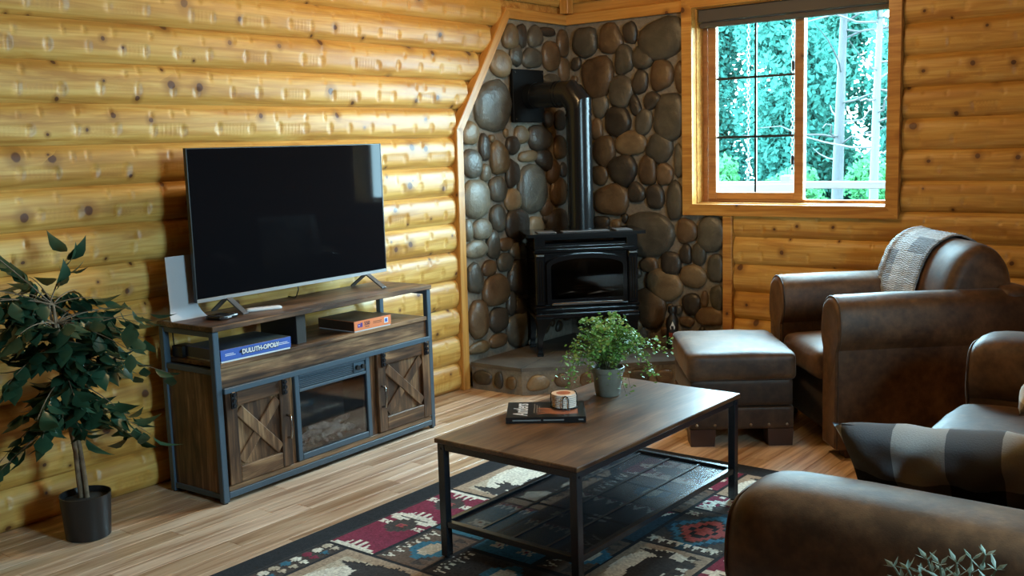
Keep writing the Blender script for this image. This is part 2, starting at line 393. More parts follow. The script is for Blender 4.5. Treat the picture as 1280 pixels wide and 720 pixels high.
def log_mesh(name, L, zc, seed, dents=True, hh=H, bulge=0.034, step=0.009):
    """Half-round log along local x (0..L); local -y is the room side; local z 0..hh."""
    rs = np.random.RandomState(seed)
    nx = max(8, int(L/step)) if dents else 24
    nz = 22 if dents else 10
    x = np.linspace(0, L, nx+1); tt = np.linspace(0, 1, nz+1)
    tt = 0.5-0.5*np.cos(tt*PI)*(0.55+0.45*np.abs(np.cos(tt*PI))) ; tt[0] = 0; tt[-1] = 1
    prof = bulge*(1-np.abs(2*tt-1)**np.where(tt > 0.5, 4.6, 4.0))*(0.84+0.16*np.sin(tt*PI*0.9+0.25))
    X, T = np.meshgrid(x, tt, indexing='ij'); D = np.repeat(prof[None, :], nx+1, 0)
    Z = T*hh
    if dents:
        D = D + 0.0022*np.sin(X*3.1+seed)+0.0012*np.sin(X*9.7+seed*2.1)*np.sin(T*PI)
        def oval(cx, cz, a, b, dep, sharp):
            i0, i1 = np.searchsorted(x, [cx-a*1.3, cx+a*1.3]); i1 = min(i1+1, nx+1)
            if i1 <= i0: return
            u = (X[i0:i1]-cx)/a; w = (Z[i0:i1]-cz)/b
            r2 = u*u+w*w; k = np.clip(1-r2, 0, 1)
            D[i0:i1] -= dep*np.sqrt(k)*(0.55+0.45*np.clip(u*sharp+0.4, 0, 1))
        px = rs.uniform(-0.2, 0.1)
        while px < L:
            gap = rs.uniform(0.12, 0.2); sp = rs.uniform(0.26, 0.40)
            cz = hh*rs.uniform(0.30, 0.37)
            i0, i1 = np.searchsorted(x, [px, px+gap])
            if i1 > i0+2 and rs.rand() < 0.85:
                w = np.clip((Z[i0:i1]-hh*0.12)/(hh*0.14), 0, 1)*np.clip((hh*0.52-Z[i0:i1])/(hh*0.08), 0, 1)
                D[i0:i1] -= w*(0.0030+0.0016*np.sin(X[i0:i1]*2*PI/rs.uniform(0.014, 0.022)))
            oval(px, cz, rs.uniform(0.014, 0.022), hh*rs.uniform(0.14, 0.21), rs.uniform(0.006, 0.0105), 1)
            oval(px+gap, cz, rs.uniform(0.014, 0.022), hh*rs.uniform(0.14, 0.21), rs.uniform(0.006, 0.0105), 1)
            px += gap+sp*0.6
        px = 0.0
        while px < L:
            oval(px, hh*rs.uniform(0.66, 0.86), rs.uniform(0.007, 0.014), hh*rs.uniform(0.08, 0.16), rs.uniform(0.006, 0.010), rs.choice([-1, 1]))
            if rs.rand() < 0.4: oval(px+0.03, hh*rs.uniform(0.86, 0.93), rs.uniform(0.006, 0.010), hh*0.06, 0.004, 1)
            px += rs.uniform(0.07, 0.24)
    # slightly rounded log ends
    V = np.stack([X, -D, Z], -1)
    e0 = np.repeat(V[:1], 1, 0).copy(); e0[..., 1] = 0.03
    e1 = V[-1:].copy(); e1[..., 1] = 0.03
    return np.concatenate([e0, V, e1], 0)

def put_log(parent, p0, L, z, ang, seed, dents=True):
    V = log_mesh('log', L, z, seed, dents)
    o = grid_mesh('log', V, M_LOG, parent, True)
    o.data.set_sharp_from_angle(angle=math.radians(70))
    o.location = (p0[0], p0[1], z); o.rotation_euler = (0, 0, ang)
    return o

# ---- walls
wall_left = tag(MB().box(-0.16, -0.02, YB, 0.15, -0.05, ZC).build('wall_left', M_TRIM), kind='structure')
wall_back = empty('wall_back', kind='structure')
WX0, WX1, WZ0, WZ1 = 1.035, 2.285, 1.118, 2.385      # clear opening of the window
m = MB()
m.box(-0.02, WX0, 0.02, 0.16, -0.05, ZC); m.box(WX1, XR, 0.02, 0.16, -0.05, ZC)
m.box(WX0, WX1, 0.02, 0.16, -0.05, WZ0); m.box(WX0, WX1, 0.02, 0.16, WZ1, ZC)
m.build('wall_core', M_TRIM, wall_back, fix=False)
ceiling = tag(MB().box(-0.16, XR+0.14, YB-0.14, 0.16, ZC, ZC+0.1).build('ceiling', M_TRIM), kind='structure')
# wall behind the sofa with a glass door opening
m = MB(); DY0, DY1, DZ1 = -4.06, -3.34, 2.1
m.box(XR, XR+0.14, YB, DY0, -0.05, ZC); m.box(XR, XR+0.14, DY1, 0.16, -0.05, ZC); m.box(XR, XR+0.14, DY0, DY1, DZ1, ZC); m.box(XR, XR+0.14, DY0, DY1, -0.05, 1.10)
wall_right = tag(m.build('wall_right', M_TRIM, fix=False), kind='structure')
wall_front = tag(MB().box(-0.16, XR+0.14, YB-0.14, YB, -0.05, ZC).build('wall_front', M_SASH), kind='structure')
w2 = empty('window_2', (XR, -3.70, 0), kind='structure')
for a in ((-0.42, -0.35), (0.35, 0.42), (-0.02, 0.02)): MB().box(-0.02, 0.08, a[0], a[1], 1.10, 2.10, 0.004).build('frame_stile', M_TRIM, w2)
for a in ((1.04, 1.11), (2.09, 2.16)): MB().box(-0.02, 0.08, -0.42, 0.42, a[0], a[1], 0.004).build('frame_rail', M_TRIM, w2)
for a in ((-0.35, -0.02), (0.02, 0.35)): MB().box(0.04, 0.046, a[0], a[1], 1.11, 2.09).build('pane', M_GLASS, w2)

# television wall: log courses, cut along the sloping trim round the stone
TRIM_PTS = [(-1.285, 0.0), (-1.265, 1.665), (-0.735, 2.425)]      # (y, z) of the outer edge of the trim
def trim_y(z):
    for (y0, z0), (y1, z1) in zip(TRIM_PTS, TRIM_PTS[1:]):
        if z <= z1: return y0+(y1-y0)*(z-z0)/(z1-z0)
    return 0.0
for k in range(17):
    z = k*H
    if z >= ZC-0.02: break
    yend = trim_y(z+H*0.5)-0.004 if z+H*0.5 < 2.44 else -0.05
    if k == 13: yend = trim_y(2.40)-0.01
    # the part of the wall in view, one log from the trim towards the camera, then one behind it
    y0 = -5.25
    put_log(wall_left, (0.0, y0, 0), yend-y0, z, PI/2, 100+k, True)      # local x -> +y, local -y -> +x
    put_log(wall_left, (0.0, YB, 0), y0-YB-0.004, z, PI/2, 300+k, False)
# window wall courses
ZB0 = 0.023
for k in range(-1, 17):
    z = ZB0+k*H
    if z >= ZC-0.02: break
    zm = z+H*0.5
    segs = []
    if zm < 1.03: segs = [(1.312, XR)]
    elif zm < 2.44: segs = [(2.362, XR)]
    else: segs = [(0.05, XR)]
    if k == 5: segs = [(1.312, XR)]
    if k == -1: continue
    for (a, b) in segs:
        bb = min(b, 3.9)
        put_log(wall_back, (a, 0.0, 0), bb-a, z, 0.0, 500+k, True)
        if b > bb: put_log(wall_back, (bb+0.004, 0.0, 0), b-bb-0.004, z, 0.0, 700+k, False)

# ---- trims (each board its own piece)
def trim_board(i, M_, *args, **kw):
    return tag(MB().bar(*args, **kw).build('trim_%d' % i, M_), kind='structure')
def yz_board(i, a, b, w, x0=-0.01, x1=0.052):
    # board on the television wall from (y,z) a to b; w towards the stone
    a = Vector((0, *a)); b = Vector((0, *b)); d = (b-a).normalized(); n = Vector((1, 0, 0)).cross(d)
    if n.y < 0: n = -n
    L = (b-a).length
    o = MB().box(0, L, 0, w, x0, x1, 0.004).build('trim_%d' % i, M_TRIM)
    o.matrix_world = frame_m(a, d, n, (1, 0, 0))
    return tag(o, kind='structure')
yz_board(1, TRIM_PTS[0], TRIM_PTS[1], 0.062)
yz_board(2, (-1.265, 1.655), (-0.73, 2.43), 0.062)
m = MB().box(0, 0.76, -0.02, 0.045, 2.365, 2.437, 0.004); o = m.build('trim_3', M_TRIM); o.matrix_world = frame_m((0.0, -0.73, 0), (0, 1, 0), (1, 0, 0), (0, 0, 1)); tag(o, kind='structure')
tag(MB().box(0.02, 0.96, -0.045, 0.02, 2.365, 2.437, 0.004).build('trim_4', M_TRIM), kind='structure')
tag(MB().box(1.243, 1.308, -0.052, 0.02, 0.0, 1.052, 0.004).build('trim_5', M_TRIM), kind='structure')
o = MB().box(0, 0.55, -0.035, 0.035, -0.035, 0.035, 0.004).build('trim_6', M_TRIM); o.matrix_world = frame_m((0.055, -0.055, 2.44), (0, 0, 1), (1, 0, 0), (0, 1, 0)); tag(o, kind='structure')

# ---- river stone facing
def stone_mesh(a, b, dep, rs, p=2.3, egg=0.0, n=16):
    th = np.linspace(0, 2*PI, n, endpoint=False)
    rho = 1.0/(np.abs(np.cos(th))**p+np.abs(np.sin(th))**p)**(1/p)
    rho = rho*(1+rs.uniform(-0.06, 0.06)*np.cos(2*th+rs.rand()*6)+rs.uniform(-0.085, 0.085)*np.cos(3*th+rs.rand()*6)+rs.uniform(-0.045, 0.045)*np.cos(5*th+rs.rand()*6))
    ox, oy = rho*np.cos(th), rho*np.sin(th)
    ox = ox*(1+egg*oy)
    rings = []
    tx, ty = rs.uniform(-0.18, 0.18, 2)
    for r, hgt in ((0.90, -0.25), (1.0, 0.12), (0.97, 0.45), (0.84, 0.74), (0.58, 0.93), (0.25, 1.0)):
        rings.append([(ox[k]*a*r, oy[k]*b*r, dep*hgt*(1+tx*ox[k]*r+ty*oy[k]*r) if hgt > 0 else dep*hgt) for k in range(n)])
    return MB().loft(rings)
STONES_L = []
def crop(lst, ox, oy, sc, out):
    for (cx, cy, rx, ry, an, ty) in lst: out.append((ox+cx/sc, oy+cy/sc, rx/sc, ry/sc, an, ty))
crop([(330,150,45,78,8,'t'),(397,145,30,74,-6,'d'),(478,148,42,64,-22,'g'),(552,118,48,28,0,'d'),(645,190,35,82,0,'b'),(270,310,62,82,10,'t'),
      (362,258,34,66,12,'g'),(460,278,58,60,0,'g'),(572,265,50,90,0,'b'),(650,345,32,72,0,'b'),(582,402,50,30,0,'g'),(225,565,108,150,-6,'g'),
      (555,640,30,52,0,'d'),(628,650,32,62,0,'d')], 570, 15, 4.8, STONES_L)
crop([(85,80,50,72,0,'t'),(175,165,29,84,0,'d'),(98,262,54,88,0,'g'),(262,230,54,100,-5,'t'),(345,152,41,56,0,'d'),(395,90,42,54,0,'t'),(505,108,68,78,0,'d'),
      (628,165,35,72,0,'b'),(440,218,56,36,0,'t'),(535,235,52,64,18,'d'),(183,318,28,54,0,'l'),(342,322,40,82,8,'d'),(462,415,88,140,-4,'g'),(255,415,54,76,0,'g'),
      (585,310,38,72,28,'b'),(648,300,18,46,0,'d'),(343,480,46,66,0,'t'),(122,475,76,120,0,'l'),(617,430,46,86,0,'b'),(545,530,36,52,30,'b'),(560,588,30,38,0,'d'),
      (255,590,45,82,0,'g'),(370,625,66,96,8,'d'),(480,640,44,62,0,'t'),(80,660,26,66,0,'l'),(160,655,56,64,0,'l'),(610,615,64,82,0,'d')], 570, 150, 4.8, STONES_L)
crop([(90,75,46,40,0,'l'),(162,55,29,60,0,'g'),(217,52,30,28,0,'b'),(272,82,38,38,0,'g'),(212,130,31,42,0,'g'),(145,155,30,34,0,'b'),(84,200,33,68,0,'g'),
      (175,250,58,66,0,'b'),(285,190,55,82,0,'d'),(100,375,42,88,0,'b'),(185,375,40,54,0,'d'),(105,495,45,28,0,'t'),(185,465,38,32,0,'b'),(240,305,20,52,0,'d'),
      (285,320,30,34,0,'d'),(275,415,55,72,0,'g')], 570, 290, 3.427, STONES_L)
STONES_B = []
crop([(100,205,74,90,0,'g'),(252,185,70,90,-6,'b'),(370,148,39,70,-8,'d'),(562,185,146,120,-14,'g'),(45,335,30,41,0,'d'),(175,412,92,128,-14,'b'),(332,310,56,90,0,'g'),
      (448,290,64,80,26,'g'),(558,400,66,96,0,'b'),(668,415,31,96,0,'b'),(430,445,46,74,10,'d'),(315,500,72,98,14,'g'),(500,555,52,50,-30,'d'),(400,585,32,70,-18,'d'),(190,585,46,76,0,'g')], 710, 10, 4.8, STONES_B)
crop([(830,440,60,90,0,'g'),(635,455,50,56,0,'d'),(732,458,31,50,8,'g'),(557,485,21,42,0,'b')], 560, 0, 3.0, STONES_B)
crop([(120,185,70,92,0,'b'),(280,140,94,74,0,'t'),(455,165,74,92,28,'g'),(570,245,33,100,0,'g'),(232,300,80,97,-14,'d'),(380,300,54,92,0,'b'),(482,325,50,68,0,'b'),
      (95,330,46,58,0,'b'),(310,435,52,62,0,'d'),(425,460,54,72,-6,'d'),(165,480,100,96,0,'b'),(545,485,56,114,0,'g'),(100,615,50,42,0,'d'),(190,625,27,29,0,'b')], 730, 150, 4.8, STONES_B)
crop([(140,150,132,126,0,'g'),(350,130,56,72,0,'b'),(490,148,80,104,0,'g'),(345,260,34,56,0,'d'),(420,260,40,66,0,'g'),(515,340,47,80,0,'g'),(262,312,56,66,0,'d'),
      (140,320,50,46,0,'b'),(225,432,100,84,26,'t'),(388,385,74,66,0,'t'),(378,540,50,62,0,'d'),(450,515,21,46,0,'b'),(522,508,41,72,0,'g'),(480,612,84,50,0,'b'),
      (150,560,82,112,0,'b'),(350,640,42,30,0,'b')], 780, 260, 4.5, STONES_B)
# facing panels of mortar
mort_l = MB().prism([(-1.24, 0.0), (-1.22, 1.66), (-0.70, 2.40), (0.02, 2.40), (0.02, 0.0)], -0.02, 0.014, 'x').build('mortar_bed', M_MORTAR, wall_left)
mort_b = MB().prism([(0.0, 0.0), (1.25, 0.0), (1.25, 1.06), (0.97, 1.06), (0.97, 2.40), (0.0, 2.40)], -0.014, 0.02, 'y').build('mortar_bed', M_MORTAR, wall_back)
def in_poly(x, y, poly):
    c = False; n = len(poly)
    for i in range(n):
        (x0, y0), (x1, y1) = poly[i], poly[i-1]
        if (y0 > y) != (y1 > y) and x < (x1-x0)*(y-y0)/(y1-y0)+x0: c = not c
    return c
def lay_stones(lst, side, parent, poly, holes):
    rs = np.random.RandomState(5 if side == 'l' else 6); placed = []
    for (cx, cy, rx, ry, an, ty) in lst:
        fn = (lambda a, b: on_x(a, b, 0.03)) if side == 'l' else (lambda a, b: on_y(a, b, -0.03))
        c = fn(cx, cy); h1 = fn(cx+rx, cy)-fn(cx-rx, cy); v1 = fn(cx, cy-ry)-fn(cx, cy+ry)
        a = abs(h1[1] if side == 'l' else h1[0])/2; b = abs(v1[2])/2
        placed.append((c[1] if side == 'l' else c[0], c[2], a, b, math.radians(-an), ty))
    # the courses that other things hide from the camera go on the same way
    for r in (0.075, 0.055, 0.038, 0.026):
        for _ in range(900):
            u = rs.uniform(min(p[0] for p in poly), max(p[0] for p in poly)); z = rs.uniform(0.0, 2.36)
            a = r*rs.uniform(0.8, 1.1); b = r*rs.uniform(0.9, 1.4)
            if not all(in_poly(u+dx*(a+0.008), z+dz*(b+0.008), poly) for dx, dz in ((1, 0), (-1, 0), (0, 1), (0, -1))): continue
            if any(h[0]-a < u < h[1]+a and h[2]-b < z < h[3]+b for h in holes): continue
            ok = True
            for (u2, z2, a2, b2, _a, _t) in placed:
                if ((u-u2)/(a+a2+0.004))**2+((z-z2)/(b+b2+0.004))**2 < 1.0: ok = False; break
            if ok: placed.append((u, z, a, b, rs.uniform(-0.5, 0.5), rs.choice(list('ggbdt'))))
    for (u, z, a, b, an, ty) in placed:
        dep = min(0.05, 0.018+0.30*min(a, b))
        o = stone_mesh(a*1.04, b*1.04, dep, rs, rs.uniform(2.1, 2.7)).build('stone', M_STONE[ty], parent, smooth=50)
        if side == 'l': o.matrix_world = frame_m((0.014, u, z), (0, 1, 0), (0, 0, 1), (1, 0, 0)) @ Matrix.Rotation(an, 4, 'Z')
        else: o.matrix_world = frame_m((u, -0.014, z), (1, 0, 0), (0, 0, 1), (0, -1, 0)) @ Matrix.Rotation(an, 4, 'Z')
lay_stones(STONES_L, 'l', wall_left, [(-1.20, 0.17), (-1.18, 1.66), (-0.67, 2.36), (-0.03, 2.36), (-0.03, 0.17)], [(-0.71, -0.35, 1.68, 2.05)])
lay_stones(STONES_B, 'b', wall_back, [(0.05, 0.17), (1.24, 0.17), (1.24, 1.05), (0.955, 1.05), (0.955, 2.36), (0.05, 2.36)], [])

# ---- floor: slab, and the laminate planks laid on it
floor = tag(MB().box(-0.16, XR+0.14, YB-0.14, 0.16, -0.12, -0.008).build('floor', M_PLANK), kind='structure')
rs = np.random.RandomState(3); PW = 0.098; plank_me = {}
def plank_mesh(L):
    if L not in plank_me:
        me = MB().box(0.0006, PW-0.0006, 0.0006, L-0.0006, -0.008, 0.0, 0.0012)
        o = me.build('plank', M_PLANK); plank_me[L] = o.data; bpy.data.objects.remove(o)
    return plank_me[L]
npl = 0
for i in range(int(3.9/PW)):
    y = -5.3+rs.uniform(-0.5, 0.0)
    while y < -0.05:
        L = round(float(rs.choice([0.72, 0.9, 1.08, 1.2])), 2)
        L = min(L, 0.0-y)
        if L > 0.1:
            o = link('plank', plank_mesh(round(L, 3)), None, floor); o.location = (i*PW, y, 0); npl += 1
        y += L
MB().box(40*PW-PW, XR, YB, 0, -0.0079, 0.0).build('plank_field', M_PLANK, floor)
MB().box(0.0, 39*PW, YB, -5.8, -0.0079, 0.0).build('plank_field', M_PLANK, floor)

# ---- window beside the stove
win = empty('window_1', (0, 0, 0), kind='structure')
CO, CI = 0.965, 1.038
def casing(pts): return MB().prism(pts, -0.062, 0.02, 'y').build('casing_board', M_TRIM, win)
X0, X1, Z0, Z1 = 0.960, 2.357, 1.052, 2.452; c_ = 0.072
casing([(X0, Z0), (X0+c_, Z0+c_), (X0+c_, Z1-c_), (X0, Z1)]); casing([(X1, Z0), (X1, Z1), (X1-c_, Z1-c_), (X1-c_, Z0+c_)])
casing([(X0, Z0), (X1, Z0), (X1-c_, Z0+c_), (X0+c_, Z0+c_)]); casing([(X0, Z1), (X0+c_, Z1-c_), (X1-c_, Z1-c_), (X1, Z1)])
a0, a1, b0, b1 = X0+c_, X1-c_, Z0+c_, Z1-c_
for bx_ in ((a0-0.012, a0+0.006, b0, b1), (a1-0.006, a1+0.012, b0, b1)): MB().box(bx_[0], bx_[1], 0.0, 0.15, bx_[2], bx_[3]).build('jamb', M_TRIM, win)
for bx_ in ((a0, a1, b0-0.012, b0+0.006), (a0, a1, b1-0.006, b1+0.012)): MB().box(bx_[0], bx_[1], 0.0, 0.15, bx_[2], bx_[3]).build('jamb', M_TRIM, win)
# outer frame of the slider
for bx_ in ((a0+0.006, a0+0.040), (a1-0.030, a1-0.006)): MB().box(bx_[0], bx_[1], 0.085, 0.135, b0+0.006, b1-0.006, 0.003).build('frame_stile', M_SASH, win)
for bx_ in ((b0+0.006, b0+0.026), (b1-0.03, b1-0.006)): MB().box(a0+0.04, a1-0.03, 0.085, 0.135, bx_[0], bx_[1], 0.003).build('frame_rail', M_SASH, win)
sash = MB().box(1.078, 1.136, 0.075, 0.115, 1.150, 2.345, 0.004).box(1.672, 1.734, 0.070, 0.115, 1.150, 2.345, 0.004).build('sash_stiles', M_SASH, win)
MB().box(1.136, 1.672, 0.075, 0.115, 1.150, 1.196, 0.004).build('sash_rail', M_SASH, sash); MB().box(1.136, 1.672, 0.075, 0.115, 2.30, 2.345, 0.004).build('sash_rail', M_SASH, sash)
MB().box(1.136, 1.672, 0.098, 0.102, 1.196, 2.30).build('pane', M_GLASS, sash)
MB().box(1.734, 2.262, 0.110, 0.114, 1.144, 2.36).build('pane', M_GLASS, win)
for bx_ in ((1.401, 1.415, 1.196, 2.30),): MB().box(bx_[0], bx_[1], 0.086, 0.097, bx_[2], bx_[3]).build('muntin', M_BLACK, sash)
for z in (1.552, 1.928): MB().box(1.136, 1.672, 0.086, 0.097, z-0.007, z+0.007).build('muntin', M_BLACK, sash)
for z in (1.40, 1.98): MB().box(1.655, 1.672, 0.062, 0.076, z-0.03, z+0.03, 0.004).build('latch', M_BLACK, sash)
sh = empty('roller_shade', (0, 0, 0), label='rolled-up dark taupe shade under the head of the window', cat='window shade')
M_SHADE = plain('taupe_shade', (0.075, 0.066, 0.062), 0.6)
MB().box(a0+0.008, a1-0.008, 0.012, 0.068, 2.292, 2.372, 0.006).build('cassette', M_SHADE, sh)
MB().box(a0+0.012, a1-0.012, 0.018, 0.060, 2.256, 2.289, 0.008).build('bottom_rail', M_SHADE, sh)

# ================================================================== HEARTH AND STOVE
HZ = 0.175
hearth = empty('hearth', (0, 0, 0), label='raised corner hearth with slate top and river stone front under the stove', cat='hearth')
HP = [(0.055, -0.055), (0.055, -1.205), (0.45, -1.195), (1.175, -0.505), (1.235, -0.06)]
MB().prism(HP, 0.0, HZ-0.022, 'z').build('mortar_core', M_MORTAR, hearth)
def inset_poly(P, d):
    c = np.mean(P, 0); return [tuple(np.array(p)+(np.array(p)-c)/np.linalg.norm(np.array(p)-c)*d) for p in P]
# slate top in slabs: split by rays from the corner
def slab(poly): return MB().prism(poly, HZ-0.022, HZ, 'z').build('slate_slab', M_SLATE, hearth)
g = 0.002
slab([(0.055, -0.055), (0.055, -0.62), (0.32, -0.62), (0.62, -0.32), (0.62, -0.055)])
slab([(0.055, -0.62-g), (0.055, -1.217), (0.452, -1.207), (0.32-g, -0.62-g)])
slab([(0.32+g, -0.62-g), (0.456, -1.205), (0.83, -0.852), (0.62+g, -0.32-g)])
slab([(0.62+g, -0.055), (0.62+2*g, -0.32), (0.833, -0.848), (1.186, -0.513), (1.238, -0.058)])
rs = np.random.RandomState(9)
def face_stones(p, q, lst):
    p = np.array(p); q = np.array(q); d = (q-p); L = np.linalg.norm(d); d /= L; n = np.array([d[1], -d[0]])
    for (s_, z, a, b, ty) in lst:
        o = stone_mesh(a, b, 0.022, rs, 2.3).build('stone', M_STONE[ty], hearth, smooth=50)
        pt = p+d*s_*L+n*0.0
        o.matrix_world = frame_m((pt[0], pt[1], z), (d[0], d[1], 0), (0, 0, 1), (n[0], n[1], 0))
face_stones(HP[1], HP[2], [(0.22, 0.082, 0.072, 0.050, 'd'), (0.55, 0.078, 0.034, 0.056, 'd'), (0.80, 0.072, 0.040, 0.042, 'b')])
face_stones(HP[2], HP[3], [(0.10, 0.075, 0.072, 0.052, 't'), (0.255, 0.085, 0.052, 0.045, 'b'), (0.42, 0.08, 0.06, 0.050, 'b'), (0.58, 0.07, 0.05, 0.045, 'g'), (0.74, 0.082, 0.062, 0.05, 'd'), (0.90, 0.078, 0.055, 0.048, 'b')])
face_stones(HP[3], HP[4], [(0.2, 0.08, 0.05, 0.05, 'g'), (0.5, 0.075, 0.055, 0.045, 'b'), (0.8, 0.08, 0.05, 0.05, 'd')])

stove = empty('gas_stove', (0.585, -0.650, HZ), PI/4, label='black enamelled gas stove with arched glass door on the corner hearth', cat='stove')
hw = 0.336
for (x, y) in ((-hw+0.02, 0.03), (hw-0.02, 0.03), (-hw+0.02, 0.36), (hw-0.02, 0.36)):
    s_ = -1 if x < 0 else 1
    rings = []
    for z, w, o_ in ((0.0, 0.019, 0.0), (0.012, 0.021, 0.0), (0.03, 0.015, 0.0), (0.12, 0.018, -0.004), (0.20, 0.032, -0.016), (0.255, 0.055, -0.03)):
        rings.append([(x+s_*o_+w*a, y+w*b*(1), z) for a, b in ((-1, -1), (1, -1), (1, 1), (-1, 1))])
    MB().loft(rings).build('leg', M_IRON, stove, smooth=40)
body = MB().box(-hw, hw, 0.03, 0.40, 0.245, 0.74, 0.008)
body.box(-hw-0.012, hw+0.012, 0.0, 0.41, 0.245, 0.275, 0.008); body.box(-hw-0.004, hw+0.004, 0.008, 0.405, 0.283, 0.305, 0.006); body.box(-hw-0.012, hw+0.012, 0.0, 0.41, 0.313, 0.333, 0.007)
body.box(-hw-0.008, hw+0.008, 0.004, 0.405, 0.675, 0.695, 0.006)
body_o = body.build('firebox', M_IRON, stove)
# upper frieze with a louvre slot
m = MB().box(-hw-0.002, hw+0.002, 0.012, 0.40, 0.70, 0.715, 0.003).box(-hw-0.002, hw+0.002, 0.012, 0.40, 0.755, 0.782, 0.003).box(-hw-0.002, -hw+0.07, 0.012, 0.40, 0.71, 0.76, 0.002).box(hw-0.07, hw+0.002, 0.012, 0.40, 0.71, 0.76, 0.002)
m.build('louvre_frame', M_IRON, stove)
top = MB().prism([(-hw-0.045, -0.035), (hw+0.045, -0.035), (hw+0.055, 0.0), (hw+0.055, 0.40), (-hw-0.055, 0.40), (-hw-0.055, 0.0)], 0.782, 0.802, 'z').build('top_plate', M_IRON, stove)
for (x0, x1) in ((-0.31, -0.19), (-0.15, 0.16), (0.20, 0.31)): MB().box(x0, x1, 0.02, 0.18 if x1-x0 < 0.2 else 0.13, 0.802, 0.808, 0.003).build('warming_plate', M_PLATE, top)
# pilasters beside the door
for s_ in (-1, 1):
    p = MB().box(s_*(hw-0.032)-0.032, s_*(hw-0.032)+0.032, 0.004, 0.04, 0.335, 0.675, 0.006).build('pilaster', M_IRON, stove)
    for k in (-1, 0, 1): MB().box(s_*(hw-0.032)+k*0.017-0.005, s_*(hw-0.032)+k*0.017+0.005, -0.003, 0.006, 0.36, 0.63, 0.002).build('flute', M_IRON, p)
# arched door frame, glass, logs
dw = hw-0.072
arch = [(-dw, 0.345), (dw, 0.345)]+[(dw*math.cos(t_), 0.60+0.066*math.sin(t_)) for t_ in np.linspace(0.0, PI, 15)]
inn = [(-dw+0.028, 0.375), (dw-0.028, 0.375)]+[((dw-0.028)*math.cos(t_), 0.585+0.052*math.sin(t_)) for t_ in np.linspace(0.0, PI, 15)]
r1 = [(p[0], -0.006, p[1]) for p in arch]; r2 = [(p[0], 0.03, p[1]) for p in arch]; r3 = [(p[0], -0.006, p[1]) for p in inn]; r4 = [(p[0], 0.035, p[1]) for p in inn]
door = MB().loft([r2, r1, r3, r4], cap=False).build('door_frame', M_IRON, stove, smooth=35)
MB().prism(inn, -0.004, -0.002, 'y').build('glass', M_SMOKE2, door)
M_CHAR = NT('charred_log'); _n = M_CHAR.noise(M_CHAR.coords(jitter=5), 18.0, 4.0).outputs[0]
M_CHAR = M_CHAR.bsdf(M_CHAR.ramp(_n, [(0.35, (0.02, 0.017, 0.015)), (0.7, (0.11, 0.085, 0.07))]), 0.9, bump=_n, bump_s=0.6, bump_d=0.01)
for (a, b, r) in (((-0.19, 0.010, 0.405), (-0.02, 0.012, 0.42), 0.016), ((0.0, 0.010, 0.402), (0.18, 0.012, 0.41), 0.017), ((-0.10, 0.012, 0.44), (0.08, 0.012, 0.43), 0.014)):
    MB().tube([a, tuple((np.array(a)+np.array(b))/2+np.array([0, 0, 0.008])), b], [r*0.8, r, r*0.7], 8).build('gas_log', M_CHAR, stove, smooth=60)
MB().box(-dw+0.03, dw-0.03, -0.02, 0.0, 0.336, 0.352, 0.004).build('door_ledge', M_CHROME, stove)
for s_ in (-1, 1): MB().box(s_*(hw-0.032)-0.028, s_*(hw-0.032)+0.028, -0.012, 0.01, 0.655, 0.672, 0.004).build('capital', M_CHROME, stove)

pipe = empty('stove_pipe', (0.463, -0.530, 0.985), label='black vent pipe rising from the stove and elbowing into the wall', cat='stove pipe')
R = 0.083
MB().tube([(0, 0, -0.01), (0, 0, 0.26), (0, 0, 0.52), (0, 0, 0.775)], R, 28, cap=False).build('flue', M_PIPE, pipe, smooth=40)
MB().tube([(0, 0, 0.775), (0, 0, 0.812), (-0.068, 0, 0.880), (-0.13, 0, 0.880)], R+0.002, 28, cap=False).build('elbow', M_PIPE, pipe, smooth=25)
MB().tube([(-0.13, 0, 0.880), (-0.30, 0, 0.880), (-0.395, 0, 0.880)], R, 28, cap=False).build('horizontal_run', M_PIPE, pipe, smooth=40)
for z in (0.012, 0.25, 0.53, 0.735, 0.77): MB().tube([(0, 0, z), (0, 0, z+0.012)], R+0.004, 28).build('collar', M_PIPE, pipe, smooth=40)
for x in (-0.14, -0.165, -0.34): MB().tube([(x, 0, 0.880), (x-0.012, 0, 0.880)], R+0.004, 28).build('collar', M_PIPE, pipe, smooth=40)
MB().box(-0.421, -0.397, -0.172, 0.172, 0.708, 1.056, 0.003).build('wall_plate', plain('matte_black_plate', (0.004, 0.004, 0.004), 0.6, spec=0.12), pipe)
for (y, z) in ((-0.15, 0.73), (0.15, 0.73), (-0.15, 1.035), (0.15, 1.035)): MB().tube([(-0.398, y, z), (-0.392, y, z)], 0.006, 8).build('screw', M_CHROME, pipe)

bt = empty('bottle', (0.955, -0.20, HZ), label='black bottle with flame mark and red band standing on the hearth', cat='bottle')
MB().lathe([(0.036, 0.0), (0.040, 0.008), (0.040, 0.185), (0.034, 0.205), (0.022, 0.222), (0.022, 0.240)], 20).build('bottle_body', M_BLACK, bt, smooth=40)
MB().lathe([(0.027, 0.238), (0.029, 0.245), (0.029, 0.275), (0.024, 0.285)], 16).build('cap', M_BLACK, bt, smooth=40)
M_RED = plain('red_label', (0.30, 0.045, 0.02), 0.5)
def wrap_patch(name, poly, r, mat, parent, ang0):
    vs_ = [(r*math.cos(ang0+u/r), r*math.sin(ang0+u/r), z) for u, z in poly]
    return MB().add(vs_, [tuple(range(len(vs_)))]).build(name, mat, parent, fix=False)
ab = math.atan2(CAM[1]+0.20, CAM[0]-0.955)
wrap_patch('flame_mark', [(-0.013, 0.135), (0.013, 0.135), (0.017, 0.15), (0.008, 0.168), (0.0, 0.19), (-0.008, 0.168), (-0.017, 0.15)], 0.0408, M_WHITE, bt, ab)
